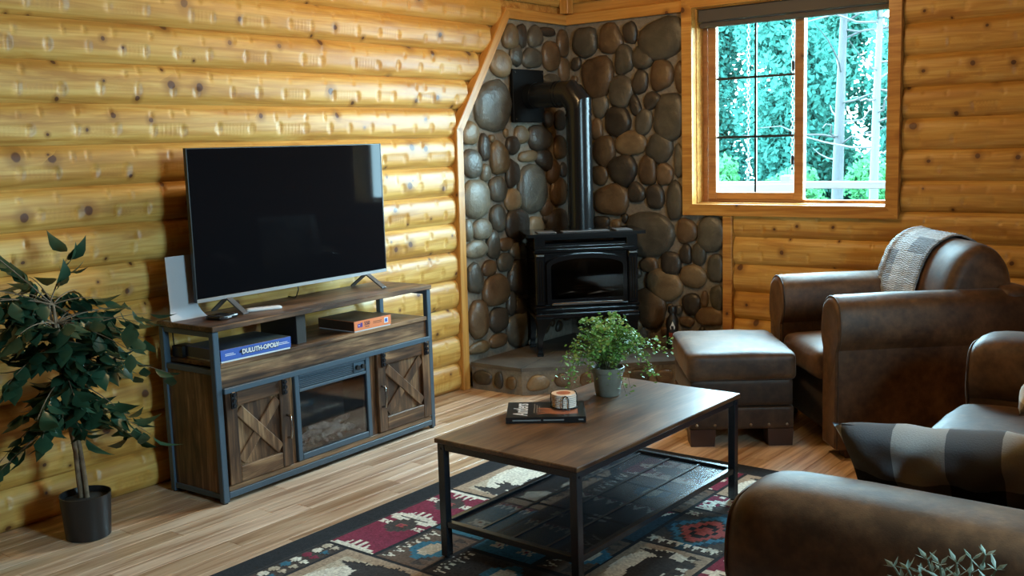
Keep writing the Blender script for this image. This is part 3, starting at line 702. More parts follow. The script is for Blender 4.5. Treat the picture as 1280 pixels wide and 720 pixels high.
for k in range(4): wrap_patch('label_letter', [(-0.026+k*0.0135, 0.082), (-0.016+k*0.0135, 0.082), (-0.016+k*0.0135, 0.112), (-0.026+k*0.0135, 0.112)], 0.0408, M_RED, bt, ab)

# ================================================================== TELEVISION STAND (local x along the front, y towards the wall)
TS = empty('television_stand', (0.527, -3.471, 0.0), math.atan2(0.999, -0.038), label='rustic brown media stand with steel frame, barn doors and electric fireplace', cat='tv stand')
W, D, HT = 1.455, 0.385, 0.803
for (x, y) in ((0, 0), (W-0.032, 0), (0, D-0.032), (W-0.032, D-0.032)): MB().box(x, x+0.032, y, y+0.032, 0.006, HT-0.026, 0.003).build('leg', M_STEEL, TS)
for (x, y) in ((0.016, 0.016), (W-0.016, 0.016), (0.016, D-0.016), (W-0.016, D-0.016)): MB().lathe([(0.013, 0), (0.013, 0.007)], 10, (x, y, 0)).build('levelling_foot', M_BLACK, TS)
MB().box(-0.004, W+0.004, -0.006, D+0.004, HT-0.024, HT, 0.003).build('top_board', M_RUST[0], TS)
for x in (0, W-0.032):                                # side frames
    for z in (HT-0.05, 0.585, 0.02): MB().box(x+0.004, x+0.028, 0.032, D-0.032, z, z+0.025, 0.002).build('side_rail', M_STEEL, TS)
    MB().box(x+0.010, x+0.022, 0.032, D-0.032, 0.045, 0.585).build('side_panel', M_RUST[2], TS)
MB().box(0.032, W-0.032, D-0.030, D-0.006, HT-0.05, HT-0.026, 0.002).build('back_rail', M_STEEL, TS)
MB().box(0.034, W-0.034, 0.004, D-0.004, 0.612, 0.632, 0.002).build('shelf', M_RUST[0], TS)
MB().box(0.034, W-0.034, 0.014, 0.030, 0.520, 0.612, 0.001).build('apron', M_RUST[0], TS)
MB().box(0.034, W-0.034, -0.012, 0.006, 0.497, 0.522, 0.002).build('sliding_rail', M_STEEL, TS)
MB().box(0.034, W-0.034, 0.002, D-0.004, 0.052, 0.076, 0.002).build('bottom_board', M_RUST[0], TS)
MB().box(0.032, W-0.032, 0.000, 0.022, 0.022, 0.050, 0.002).build('bottom_rail', M_STEEL, TS)
MB().box(0.032, W-0.032, D-0.022, D, 0.022, 0.050, 0.002).build('bottom_rail', M_STEEL, TS)
MB().box(0.034, W-0.034, D-0.016, D-0.008, 0.076, 0.612).build('back_panel', M_RUST[2], TS)
MB().box(0.515, 0.575, 0.04, 0.30, 0.632, HT-0.024, 0.002).build('centre_support', plain('dark_support_panel', (0.018, 0.013, 0.010), 0.5), TS)
for x in (0.412, 0.985): MB().box(x, x+0.016, 0.012, D-0.02, 0.076, 0.520).build('divider_panel', M_RUST[2], TS)
MB().box(0.955, 0.985, 0.012, 0.03, 0.076, 0.520).build('filler_strip', M_RUST[2], TS)
MB().box(0.428, 0.440, 0.012, 0.03, 0.076, 0.520).build('filler_strip', M_RUST[2], TS)
def barn_door(x0, x1, hx):
    z0, z1 = 0.080, 0.515; d = empty('barn_door', (0, 0, 0)); d.parent = TS
    d_ = MB().box(x0+0.01, x1-0.01, 0.008, 0.016, z0+0.01, z1-0.01).build('door_panel', M_RUST[2], d)
    sw = 0.062
    for a in (x0, x1-sw): MB().box(a, a+sw, -0.006, 0.016, z0, z1, 0.0025).build('stile', M_RUST[2], d)
    MB().box(x0+sw, x1-sw, -0.006, 0.016, z0, z0+0.072, 0.0025).build('door_rail', M_RUST[0], d); MB().box(x0+sw, x1-sw, -0.006, 0.016, z1-0.082, z1, 0.0025).build('door_rail', M_RUST[0], d)
    ia, ib, ja, jb = x0+sw, x1-sw, z0+0.072, z1-0.082
    for (p, q, y) in (((ia+0.008, jb-0.022), (ib-0.008, ja+0.022), 0.001), ((ia+0.008, ja+0.022), (ib-0.008, jb-0.022), 0.004)):
        MB().bar((p[0], y, p[1]), (q[0], y, q[1]), 0.050, 0.012, up=(0, 1, 0), b=0.003).build('brace', M_RUST[2], d)
    # handle
    hz = 0.27
    MB().tube([(hx, -0.006, hz-0.055), (hx, -0.030, hz-0.052), (hx, -0.034, hz-0.03), (hx, -0.036, hz), (hx, -0.034, hz+0.03), (hx, -0.030, hz+0.052), (hx, -0.006, hz+0.055)], 0.006, 8).build('handle', M_CHROME, d, smooth=60)
    for a in (x0+0.022, x1-0.022-0.03):
        b = MB().box(a+0.004, a+0.026, -0.016, -0.006, 0.425, 0.500, 0.002).build('roller_bracket', M_BSTEEL, d)
        for k in (0.438, 0.462, 0.487): MB().tube([(a+0.015, -0.016, k), (a+0.015, -0.026, k)], 0.0085, 10).build('bolt', M_BSTEEL, b)
barn_door(0.040, 0.408, 0.382)
barn_door(1.005, W-0.036, 1.030)
# electric fireplace insert
fp = MB(); x0, x1, z0, z1 = 0.444, 0.952, 0.080, 0.500
fp.box(x0, x0+0.028, -0.004, 0.03, z0, z1, 0.003).box(x1-0.028, x1, -0.004, 0.03, z0, z1, 0.003).box(x0+0.028, x1-0.028, -0.004, 0.03, z0, z0+0.03, 0.003).box(x0+0.028, x1-0.028, -0.004, 0.03, z1-0.016, z1, 0.003).box(x0+0.028, x1-0.028, -0.004, 0.03, 0.413, 0.428, 0.003)
fpo = fp.build('fireplace_frame', M_STEEL, TS)
MB().box(x0+0.028, x1-0.028, 0.012, 0.03, 0.428, z1-0.016).build('vent_back', M_BSTEEL, fpo)
for k in range(6): MB().box(x0+0.03, x1-0.115, 0.002, 0.014, 0.432+k*0.0088, 0.4365+k*0.0088, 0.001).build('vent_slat', M_STEEL, fpo)
MB().box(x1-0.11, x1-0.03, 0.002, 0.012, 0.430, 0.482, 0.002).build('control_panel', M_STEEL, fpo)
for k in (0, 1): MB().tube([(x1-0.088+k*0.038, 0.002, 0.456), (x1-0.088+k*0.038, -0.012, 0.456)], 0.012, 12).build('knob', M_BLACK, fpo)
MB().box(x0+0.028, x1-0.028, 0.004, 0.008, z0+0.03, 0.413).build('fireplace_glass', M_SMOKE, fpo)
M_FBOX = plain('firebox_back', (0.05, 0.05, 0.052), 0.7)
m = MB().box(x0+0.028, x1-0.028, 0.17, 0.18, z0+0.03, 0.413).box(x0+0.024, x0+0.028, 0.03, 0.18, z0+0.03, 0.413).box(x1-0.028, x1-0.024, 0.03, 0.18, z0+0.03, 0.413).box(x0+0.028, x1-0.028, 0.03, 0.18, z0+0.026, z0+0.03).box(x0+0.028, x1-0.028, 0.03, 0.18, 0.413, 0.417)
m.build('firebox_liner', M_FBOX, fpo)
M_EMBER = NT('grey_resin_log'); _n = M_EMBER.noise(M_EMBER.coords(jitter=5), 30.0, 4.0).outputs[0]
M_EMBER = M_EMBER.bsdf(M_EMBER.ramp(_n, [(0.35, (0.16, 0.16, 0.16)), (0.7, (0.62, 0.61, 0.60))]), 0.8, bump=_n, bump_s=0.6, bump_d=0.01)
for (a, b, r) in (((0.60, 0.10, 0.185), (0.78, 0.06, 0.160), 0.022), ((0.70, 0.06, 0.165), (0.88, 0.10, 0.190), 0.017), ((0.64, 0.05, 0.15), (0.86, 0.05, 0.145), 0.018), ((0.52, 0.09, 0.15), (0.66, 0.07, 0.165), 0.016)):
    mid = tuple((np.array(a)+np.array(b))/2+np.array([0, 0, 0.012])); MB().tube([a, mid, b], [r*0.7, r, r*0.8], 9).build('resin_log', M_EMBER, fpo, smooth=60)
rs = np.random.RandomState(2); m = MB()
for k in range(70):
    x = rs.uniform(x0+0.05, x1-0.05); y = rs.uniform(0.02, 0.14); r = rs.uniform(0.007, 0.016)
    m.lathe([(r*0.5, -r*0.6), (r, 0), (r*0.6, r*0.7)], 5, (x, y, z0+0.04+rs.uniform(0, 0.03)))
tag(m.build('ember_bed', M_EMBER, fpo), kind='stuff')

# ---- television
TVW, TVH = 1.262, 0.700
ty = 0.255
def ts_pt(x, y, z): return TS.matrix_basis @ Vector((x, y, z))
RZ = math.atan2(0.999, -0.038)
tv = empty('television', ts_pt(0.752, ty, HT), RZ, label='large black flat screen television standing on the media stand', cat='television')
zb, zt_ = 0.072, 0.772
MB().box(-TVW/2, TVW/2, 0.0, 0.018, zb, zt_, 0.002).build('panel', M_BLACK, tv)
MB().box(-TVW/2*0.8, TVW/2*0.8, 0.018, 0.060, zb+0.03, zb+0.42, 0.015).build('rear_housing', M_BLACK, tv)
MB().box(-TVW/2+0.006, TVW/2-0.006, -0.0022, 0.0, zb+0.016, zt_-0.005).build('screen', M_SCREEN, tv)
MB().box(-TVW/2, TVW/2, -0.005, 0.002, zb-0.002, zb+0.014, 0.001).build('bottom_bezel', M_SILVER, tv)
for a in ((-TVW/2-0.002, -TVW/2+0.003, zb, zt_), (TVW/2-0.003, TVW/2+0.002, zb, zt_)): MB().box(a[0], a[1], -0.003, 0.016, a[2], a[3]).build('edge_bezel', M_BLACK, tv)
for x in (-0.452, 0.482):
    f = MB().bar((x, 0.008, zb+0.004), (x, -0.118, 0.004), 0.032, 0.008, up=(0, 0.4, 1), b=0.001).bar((x, 0.008, zb+0.004), (x, 0.115, 0.004), 0.032, 0.008, up=(0, -0.4, 1), b=0.001)
    f.build('foot', M_FOOT, tv)
MB().tube([(0.0, 0.030, zb+0.04), (0.002, 0.020, 0.05), (-0.004, 0.030, 0.02), (0.012, 0.06, 0.004), (0.03, 0.13, 0.004)], 0.003, 6).build('power_cord', M_BLACK, tv, smooth=60)

# ---- small things on the stand
o = empty('sign_holder', ts_pt(0.100, 0.318, HT), RZ, label='white curved panel propped upright beside the television', cat='display panel')
pr = [(0.0, -0.001), (0.0, 0.28)]
V = []
for u in np.linspace(-0.075, 0.075, 6):
    row = []
    for s_ in np.linspace(0, 1, 14):
        z = s_*0.288; bend = 0.030*max(0, 1-s_*5)**2
        row.append((u*(1+0.30*max(0, 1-s_*6)), -bend+0.014*s_, z))
    V.append(row)
V = np.array(V); Vb = V.copy(); Vb[..., 1] += 0.004
rings = [list(map(tuple, V[i]))+list(map(tuple, Vb[i][::-1])) for i in range(len(V))]
MB().loft(rings).build('panel', M_GREYP, o, smooth=40)
MB().box(-0.098, 0.098, -0.035, 0.030, 0.0, 0.003, 0.001).build('base', M_GREYP, o)
rm = empty('remote_control', ts_pt(0.425, 0.160, HT), RZ-0.45, label='slim white remote control lying on the stand under the television', cat='remote')
MB().soft(-0.085, 0.085, -0.021, 0.021, 0.0, 0.017, 0.008, n=6).build('casing', M_WHITE, rm, smooth=60)
for k in range(4): MB().box(-0.055+k*0.026, -0.043+k*0.026, -0.006, 0.006, 0.0168, 0.0182).build('button', M_GREYP, rm)
sb = empty('streaming_box', ts_pt(0.178, 0.155, HT), RZ+0.15, label='flat black streaming box on the stand by the television foot', cat='media box')
MB().soft(-0.062, 0.062, -0.045, 0.045, 0.0, 0.020, 0.009, n=6).build('casing', plain('gloss_black', (0.006, 0.006, 0.007), 0.15), sb, smooth=60)
MB().box(-0.012, 0.012, -0.0462, -0.044, 0.006, 0.012).build('port_window', M_GREYP, sb)
# board game box
bg = empty('board_game', ts_pt(0.245, 0.135, 0.632), RZ-0.045, label='blue board game box with white lettering lying on the open shelf', cat='game box')
M_BLUE = plain('printed_blue_card', (0.055, 0.12, 0.42), 0.35); M_NAVY = plain('printed_navy_card', (0.018, 0.025, 0.06), 0.35)
MB().box(-0.192, 0.192, -0.130, 0.130, 0.0, 0.010, 0.001).build('box_base', M_WHITE, bg)
t = NT('game_lid_print'); _n = t.noise(t.coords(), 6.0, 3.0).outputs[0]
M_LID = t.bsdf(t.ramp(_n, [(0.4, (0.02, 0.03, 0.05)), (0.65, (0.09, 0.10, 0.09))]), 0.3)
lid = MB().box(-0.195, 0.195, -0.133, 0.133, 0.008, 0.058, 0.0012).build('box_lid', M_BLUE, bg)
MB().box(-0.194, 0.194, -0.132, 0.132, 0.0575, 0.0588).build('lid_print', M_LID, lid); MB().box(-0.1958, -0.1945, -0.131, 0.131, 0.010, 0.056).build('end_print', M_NAVY, lid)
FR = lambda x, y, z: frame_m((x, y, z), (1, 0, 0), (0, 0, 1), (0, -1, 0))
text_mesh('lettering', 'DULUTH-OPOLY', 0.0290, M_BLACK, lid, FR(0.022, -0.1332, 0.033), 0.0004, sx=0.94, bold=0.0030)
text_mesh('lettering', 'DULUTH-OPOLY', 0.0290, M_WHITE, lid, FR(0.021, -0.1342, 0.034), 0.0004, sx=0.94, bold=0.0010)
for (x, w) in ((-0.145, 0.055), (0.142, 0.085)):
    for k in range(2): MB().box(x-w/2, x+w/2-k*0.01, -0.1338, -0.133, 0.029+k*0.007, 0.0315+k*0.007).build('small_print', M_WHITE, lid)
m = MB()
for k in range(7): m.bar((-0.083, -0.1336, 0.033), (-0.083+0.014*math.cos(k*PI/6), -0.1336, 0.033+0.013*math.sin(k*PI/6)), 0.001, 0.003, up=(math.sin(k), 0, 1))
m.box(-0.0845, -0.0815, -0.1340, -0.1332, 0.020, 0.034); m.build('tree_mark', M_BLACK, lid)
# puzzle box
pz = empty('puzzle_box', ts_pt(1.005, 0.140, 0.632), RZ-0.035, label='orange edged jigsaw puzzle box with dark lid on the open shelf', cat='puzzle box')
M_OR = plain('printed_orange_card', (0.72, 0.22, 0.09), 0.4); M_DBR = plain('printed_dark_card', (0.055, 0.030, 0.022), 0.35)
MB().box(-0.128, 0.128, -0.132, 0.132, 0.0, 0.008, 0.001).build('box_base', M_WHITE, pz)
lid = MB().box(-0.131, 0.131, -0.135, 0.135, 0.006, 0.055, 0.0012).build('box_lid', M_OR, pz)
t = NT('puzzle_lid_print'); _n = t.noise(t.coords(jitter=3), 7.0, 3.0).outputs[0]
MB().box(-0.130, 0.130, -0.134, 0.134, 0.0545, 0.0558).build('lid_print', t.bsdf(t.ramp(_n, [(0.4, (0.03, 0.025, 0.02)), (0.7, (0.16, 0.11, 0.07))]), 0.28), lid)
MB().box(-0.1318, -0.1305, -0.133, 0.133, 0.008, 0.053).build('end_print', M_DBR, lid)
text_mesh('lettering', '550', 0.026, M_NAVY, lid, FR(-0.042, -0.1353, 0.036), 0.0003, bold=0.0006)
text_mesh('lettering', 'PIECES', 0.0095, M_NAVY, lid, FR(-0.042, -0.1353, 0.019), 0.0003)
MB().box(0.080, 0.108, -0.1358, -0.135, 0.018, 0.046).build('badge', M_WHITE, lid); MB().box(0.085, 0.103, -0.1364, -0.1357, 0.023, 0.041).build('badge_mark', M_BLUE, lid)
for k in range(2): MB().box(0.0, 0.062, -0.1355, -0.135, 0.028+k*0.008, 0.0305+k*0.008).build('small_print', M_DBR, lid)
M_VIO = plain('violet_print', (0.09, 0.05, 0.25), 0.4)
m = MB().box(-0.108, -0.090, -0.1356, -0.135, 0.022, 0.040).box(-0.088, -0.074, -0.1356, -0.135, 0.022, 0.044); m.build('piece_mark', M_VIO, lid)
MB().box(-0.102, -0.096, -0.1362, -0.1355, 0.028, 0.034).build('piece_mark', M_WHITE, lid)
rt = empty('cable_modem', ts_pt(0.065, 0.315, 0.632), RZ, label='small black modem at the back of the open shelf', cat='modem')
MB().soft(-0.028, 0.05, -0.04, 0.035, 0.0, 0.055, 0.006, n=5).build('casing', M_BLACK, rt, smooth=50)
MB().tube([(0.0, 0.03, 0.03), (0.0, 0.056, 0.03), (0.004, 0.062, 0.07), (0.0, 0.062, 0.138)], 0.003, 6).build('cable', M_BLACK, rt)

# ================================================================== RUG
RX0, RX1, RY0, RY1 = 1.135, 3.075, -4.80, -1.755      # rug edges
RT = 0.011
cell = 0.0085
nx_, ny_ = int((RX1-RX0)/cell), int((RY1-RY0)/cell)
PAL = {'k': (0.022, 0.023, 0.027), 'c': (0.050, 0.046, 0.046), 'e': (0.56, 0.49, 0.38), 'w': (0.80, 0.78, 0.68), 'm': (0.235, 0.030, 0.065), 'r': (0.40, 0.085, 0.075),
       'u': (0.045, 0.175, 0.27), 'n': (0.022, 0.055, 0.085), 'b': (0.145, 0.098, 0.072), 'o': (0.42, 0.32, 0.23), 'q': (0.070, 0.056, 0.050)}
keys = list(PAL); IM = np.zeros((ny_, nx_), np.int8)
UU, VV = np.meshgrid((np.arange(nx_)+0.5)*cell, (np.arange(ny_)+0.5)*cell)      # u across from the left edge, v away from the far edge
def K(k): return keys.index(k)
def rect(u0, u1, v0, v1, k): IM[(UU >= u0) & (UU < u1) & (VV >= v0) & (VV < v1)] = K(k)
def poly(P_, k):
    c = np.zeros(UU.shape, bool); n = len(P_)
    for i in range(n):
        (x0, y0), (x1, y1) = P_[i], P_[i-1]
        if y0 == y1: continue
        c ^= ((y0 > VV) != (y1 > VV)) & (UU < (x1-x0)*(VV-y0)/(y1-y0)+x0)
    IM[c] = K(k)
def diamond(u, v, a, b, k, step=0.034):
    du = np.floor(np.abs(UU-u)/step)*step; dv = np.floor(np.abs(VV-v)/step)*step
    IM[(du/a+dv/b) < 1.0] = K(k)
def comb(u0, u1, v0, v1, k, teeth, along='u'):
    # row of long pointed teeth
    A, B, a0_, a1_, b0_, b1_ = (UU, VV, u0, u1, v0, v1) if along == 'u' else (VV, UU, v0, v1, u0, u1)
    ph = ((A-a0_)/(a1_-a0_)*teeth) % 1.0; hgt = (B-b0_)/(b1_-b0_)
    IM[(A >= a0_) & (A < a1_) & (hgt >= 0) & (hgt < 1-np.abs(2*ph-1))] = K(k)
def bowtie(u, v, s_, k):
    rect(u-s_, u+s_, v-s_*0.45, v+s_*0.45, k); rect(u-s_*0.45, u+s_*0.45, v-s_, v+s_, k); rect(u-s_*1.35, u-s_*0.7, v-s_, v-s_*0.4, k); rect(u+s_*0.7, u+s_*1.35, v-s_, v-s_*0.4, k)
    rect(u-s_*1.35, u-s_*0.7, v+s_*0.4, v+s_, k); rect(u+s_*0.7, u+s_*1.35, v+s_*0.4, v+s_, k); rect(u-s_*0.3, u+s_*0.3, v-s_*0.3, v+s_*0.3, 'm')
def moose(u0, v0, s_, k, flip=1):
    P_ = [(0.00,0.62),(0.10,0.55),(0.16,0.42),(0.13,0.36),(0.02,0.40),(-0.04,0.33),(0.03,0.34),(0.00,0.24),(0.07,0.31),(0.08,0.20),(0.13,0.30),(0.20,0.30),(0.25,0.18),(0.27,0.29),(0.34,0.22),(0.32,0.33),(0.28,0.38),
          (0.34,0.45),(0.50,0.42),(0.68,0.46),(0.86,0.44),(0.96,0.52),(0.98,0.68),(0.94,0.80),(0.95,0.98),(0.89,0.98),(0.86,0.82),(0.80,0.76),(0.60,0.78),(0.50,0.80),(0.49,0.98),(0.43,0.98),(0.41,0.80),(0.34,0.98),(0.29,0.97),(0.33,0.76),(0.22,0.62),(0.10,0.66)]
    poly([(u0+(v_ if True else 0)*s_, v0+flip*(u_)*s_) for u_, v_ in P_], k)
def bear(u0, v0, s_, k, flip=1):
    P_ = [(0.0,0.52),(0.05,0.42),(0.12,0.36),(0.16,0.30),(0.20,0.36),(0.32,0.34),(0.46,0.28),(0.66,0.32),(0.86,0.30),(0.97,0.42),(1.0,0.60),(0.96,0.76),(0.98,0.92),(0.86,0.92),(0.83,0.76),(0.72,0.72),(0.70,0.90),(0.60,0.90),(0.58,0.70),(0.44,0.72),(0.40,0.92),(0.29,0.92),(0.30,0.72),(0.22,0.88),(0.12,0.86),(0.18,0.62),(0.06,0.60)]
    poly([(u0+v_*s_, v0+flip*u_*s_) for u_, v_ in P_], k)
def pine_tree(u, v, s_, k):
    for q in range(3): poly([(u+s_*0.28*q, v), (u+s_*(0.28*q+0.45), v-s_*(0.16+0.07*q)), (u+s_*(0.28*q+0.45), v+s_*(0.16+0.07*q))], k)
RW, RL = nx_*cell, ny_*cell
IM[:] = K('k'); rect(0.105, RW-0.105, 0.105, RL-0.105, 'c'); rect(0.098, RW-0.098, 0.098, 0.103, 'e')
B0 = 0.112
def panel(u0, u1, v0, v1, k): rect(u0, u1, v0, v1, 'k'); rect(u0+0.010, u1-0.010, v0+0.010, v1-0.010, k)
def clipped(fn):
    def g_(u0, u1, v0, v1, *a):
        old = IM.copy(); fn(u0, u1, v0, v1, *a); out = (UU < u0) | (UU >= u1) | (VV < v0) | (VV >= v1); IM[out] = old[out]
    return g_
@clipped
def scene_panel(u0, u1, v0, v1, kind):
    panel(u0, u1, v0, v1, 'o'); rect(u0+0.055, u1-0.055, v0+0.055, v1-0.055, 'e')
    cu, cv = (u0+u1)/2, (v0+v1)/2
    IM[((UU-cu)/((u1-u0)*0.40))**2+((VV-cv)/((v1-v0)*0.42))**2 < 1] = K('w')
    s_ = min(u1-u0, v1-v0)
    for q in (0.16, 0.86): pine_tree(u0+s_*0.12, v0+(v1-v0)*q, s_*0.42, 'c')
    if kind == 'm': moose(u0+(u1-u0)*0.05, v1-0.06, s_*0.92, 'c', -1)
    else: bear(u0+(u1-u0)*0.05, v1-0.06, s_*0.92, 'c', -1)
    comb(u1-0.095, u1-0.03, v0+0.03, v1-0.03, 'q', 9, 'v')
@clipped
def maroon_panel(u0, u1, v0, v1):
    panel(u0, u1, v0, v1, 'm'); cu = (u0+u1)/2; L = v1-v0
    for q in np.linspace(v0, v1, max(2, int(round(L/0.30)))+1):
        diamond(cu, q, (u1-u0)*0.42, 0.085, 'w', 0.017)
        for z_ in np.linspace(-0.4, 0.4, 7): rect(cu+z_*(u1-u0)-0.008, cu+z_*(u1-u0)+0.008, q-0.10, q-0.035, 'm'); rect(cu+z_*(u1-u0)-0.008, cu+z_*(u1-u0)+0.008, q+0.035, q+0.10, 'm')
        rect(cu-(u1-u0)*0.3, cu+(u1-u0)*0.3, q-0.006, q+0.006, 'q')
    for q in np.arange(v0+0.15, v1, 0.30):
        diamond(cu, q, (u1-u0)*0.30, 0.065, 'q', 0.02); bowtie(cu, q, 0.016, 'r')
        for s_ in (-1, 1): bowtie(cu+s_*(u1-u0)*0.36, q, 0.020, 'w')
    rect(u0, u0+0.010, v0, v1, 'k'); rect(u1-0.010, u1, v0, v1, 'k'); rect(u0, u1, v0, v0+0.01, 'k'); rect(u0, u1, v1-0.01, v1, 'k')
@clipped
def blue_panel(u0, u1, v0, v1, k='u'):
    panel(u0, u1, v0, v1, k)
    comb(u0+0.02, u1-0.02, v0+0.012, v0+0.085, 'w', 7); comb(u0+0.02, u1-0.02, v0+0.012, v0+0.045, 'm', 7)
    bowtie((u0+u1)/2, (v0+v1)/2+0.05, 0.030, 'w'); bowtie(u0+0.09, v1-0.09, 0.024, 'e'); bowtie(u1-0.09, v1-0.09, 0.024, 'e')
@clipped
def brown_panel(u0, u1, v0, v1, k='b'):
    panel(u0, u1, v0, v1, k)
    comb(u0+0.012, u0+0.085, v0+0.02, v1-0.02, 'w', 6, 'v'); comb(u0+0.012, u0+0.055, v0+0.02, v1-0.02, 'q', 6, 'v')
    comb(u1-0.085, u1-0.02, v0+0.02, v1-0.02, 'q', 6, 'v'); diamond((u0+u1)/2+0.02, (v0+v1)/2, 0.08, 0.10, 'u', 0.02); diamond((u0+u1)/2+0.02, (v0+v1)/2, 0.04, 0.05, 'e', 0.02)
@clipped
def medallion(u0, u1, v0, v1):
    panel(u0, u1, v0, v1, 'q'); cu, cv = (u0+u1)/2, (v0+v1)/2; a, b = (u1-u0)*0.48, (v1-v0)*0.48
    for q, k in ((1.0, 'n'), (0.85, 'u'), (0.66, 'c'), (0.56, 'r'), (0.34, 'k'), (0.18, 'r')): diamond(cu, cv, a*q, b*q, k, 0.02)
    for (su, sv) in ((-1, -1), (1, -1), (-1, 1), (1, 1)): bowtie(cu+su*a*0.78, cv+sv*b*0.78, 0.022, 'e')
    comb(u0+0.02, u1-0.02, v1-0.06, v1-0.012, 'w', 8)
@clipped
def bead_strip(u0, u1, v0, v1):
    panel(u0, u1, v0, v1, 'q'); i = 0
    for q in np.arange(v0+0.03, v1-0.02, 0.052):
        IM[((UU-u0-0.035)/0.020)**2+((VV-q)/0.022)**2 < 1] = K('ewmwu'[i % 5]); poly([(u1-0.055, q-0.024), (u1-0.012, q), (u1-0.055, q+0.024)], 'eumwe'[i % 5]); i += 1
c1, c2, c3, c4, c5 = B0, 0.62, 1.13, 1.64, RW-B0
brown_panel(c1, c2, B0, 0.40, 'q'); scene_panel(c1, c2, 0.40, 1.02, 'm'); maroon_panel(c1, 0.365, 1.02, 1.76); blue_panel(0.365, c2, 1.02, 1.42); brown_panel(0.365, c2, 1.42, 1.76)
bead_strip(c1, 0.23, 1.76, RL-B0); scene_panel(0.23, 0.80, 1.76, 2.38, 'b'); maroon_panel(0.23, 0.80, 2.38, RL-B0)
maroon_panel(c2, c3, B0, 0.40); brown_panel(c2, c3, 0.40, 0.72); blue_panel(c2, c3, 0.72, 1.10, 'n'); blue_panel(c2, 0.93, 1.10, 1.50); brown_panel(0.93, c3, 1.10, 1.50, 'b'); brown_panel(c2, c3, 1.50, 1.76, 'q')
medallion(0.80, 1.30, 1.76, 2.38); blue_panel(0.80, 1.30, 2.38, RL-B0)
scene_panel(c3, 1.46, B0, 0.44, 'b'); maroon_panel(c3, 1.46, 0.44, 0.64); medallion(c3, 1.46, 0.64, 1.06); scene_panel(c3, 1.46, 1.06, 1.52, 'b'); maroon_panel(1.46, c5, 0.90, 1.76); brown_panel(c3, 1.46, 1.52, 1.76)
brown_panel(1.46, c5, B0, 0.50, 'q'); blue_panel(1.46, c5, 0.50, 0.90); scene_panel(1.30, c5, 1.76, 2.38, 'm'); maroon_panel(1.30, c5, 2.38, RL-B0)
# carved pile: one small cell per tuft block, dark lines cut lower
pal = np.array([PAL[k] for k in keys]); colr = pal[IM]
colr = np.clip(colr*(1+RNG.normal(0, 0.13, IM.shape+(1,))), 0, 1)
hm = np.where(np.isin(IM, [K('k'), K('c'), K('q')]), RT-0.0025, RT)+RNG.normal(0, 0.0005, IM.shape)
Vh = np.zeros((ny_+1, nx_+1)); cnt = np.zeros_like(Vh)
for dy in (0, 1):
    for dx in (0, 1): Vh[dy:dy+ny_, dx:dx+nx_] += hm; cnt[dy:dy+ny_, dx:dx+nx_] += 1
Vh /= cnt
gx = RX0+np.arange(nx_+1)*cell; gy = RY1-np.arange(ny_+1)*cell
GX, GY = np.meshgrid(gx, gy)
t = NT('woven_rug_pile'); _ca = t.n('Attribute', attribute_name='pile', attribute_type='GEOMETRY').outputs['Color']
_n = t.noise(t.coords(), 320.0, 2.0).outputs[0]
M_RUG = t.bsdf(t.mix(t.math('MULTIPLY', _n, 0.35), _ca, (0.01, 0.01, 0.012)), 0.95, bump=_n, bump_s=0.5, bump_d=0.004, spec=0.1, Sheen_Weight=0.03)
rug = grid_mesh('area_rug', np.stack([GX, GY, Vh], -1)[::-1], M_RUG, None, True)
ca = rug.data.attributes.new('pile', 'FLOAT_COLOR', 'CORNER')
cc = np.ones((ny_, nx_, 4, 4), np.float32); cc[..., :3] = colr[::-1][:, :, None, :]
ca.data.foreach_set('color', cc.ravel())
tag(rug, 'patchwork lodge rug with animal silhouettes and dark border under the coffee table', 'rug')
m = MB()
for (a, b, c__, d) in ((RX0-0.004, RX0+0.004, RY1-ny_*cell-0.003, RY1+0.003), (RX0+nx_*cell-0.004, RX0+nx_*cell+0.004, RY1-ny_*cell-0.003, RY1+0.003), (RX0, RX0+nx_*cell, RY1-0.004, RY1+0.004), (RX0, RX0+nx_*cell, RY1-ny_*cell-0.004, RY1-ny_*cell+0.004)):
    m.box(a, b, c__, d, 0.0005, RT-0.001, 0.003)
m.build('bound_edge', plain('black_rug_binding', (0.012, 0.012, 0.014), 0.9), rug)

# ================================================================== COFFEE TABLE
CT0, CT1, CY0, CY1, CZ = 1.735, 2.385, -3.392, -2.190, 0.476
ct = empty('coffee_table', ((CT0+CT1)/2, (CY0+CY1)/2, RT+0.003), -0.012, label='low coffee table with brown wood top, black steel frame and mesh shelf', cat='coffee table')
hx, hy = (CT1-CT0)/2, (CY1-CY0)/2; tz = CZ-RT-0.003
MB().box(-hx, hx, -hy, hy, tz-0.018, tz, 0.003).build('table_top', M_TABLE, ct)
L_ = 0.032
for sx in (-1, 1):
    for sy in (-1, 1):
        x = sx*(hx-0.008-L_/2); y = sy*(hy-0.008-L_/2)
        lg = MB().box(x-L_/2, x+L_/2, y-L_/2, y+L_/2, 0.004, tz-0.018, 0.002).build('leg', M_BSTEEL, ct)
        MB().lathe([(0.012, -0.001), (0.012, 0.005)], 10, (x, y, 0)).build('foot', M_BLACK, lg)
        MB().tube([(x+sx*0.0155, y, tz-0.04), (x+sx*0.019, y, tz-0.04)], 0.005, 8).build('bolt', M_BSTEEL, lg)
        MB().tube([(x, y+sy*0.0155, tz-0.04), (x, y+sy*0.019, tz-0.04)], 0.005, 8).build('bolt', M_BSTEEL, lg)
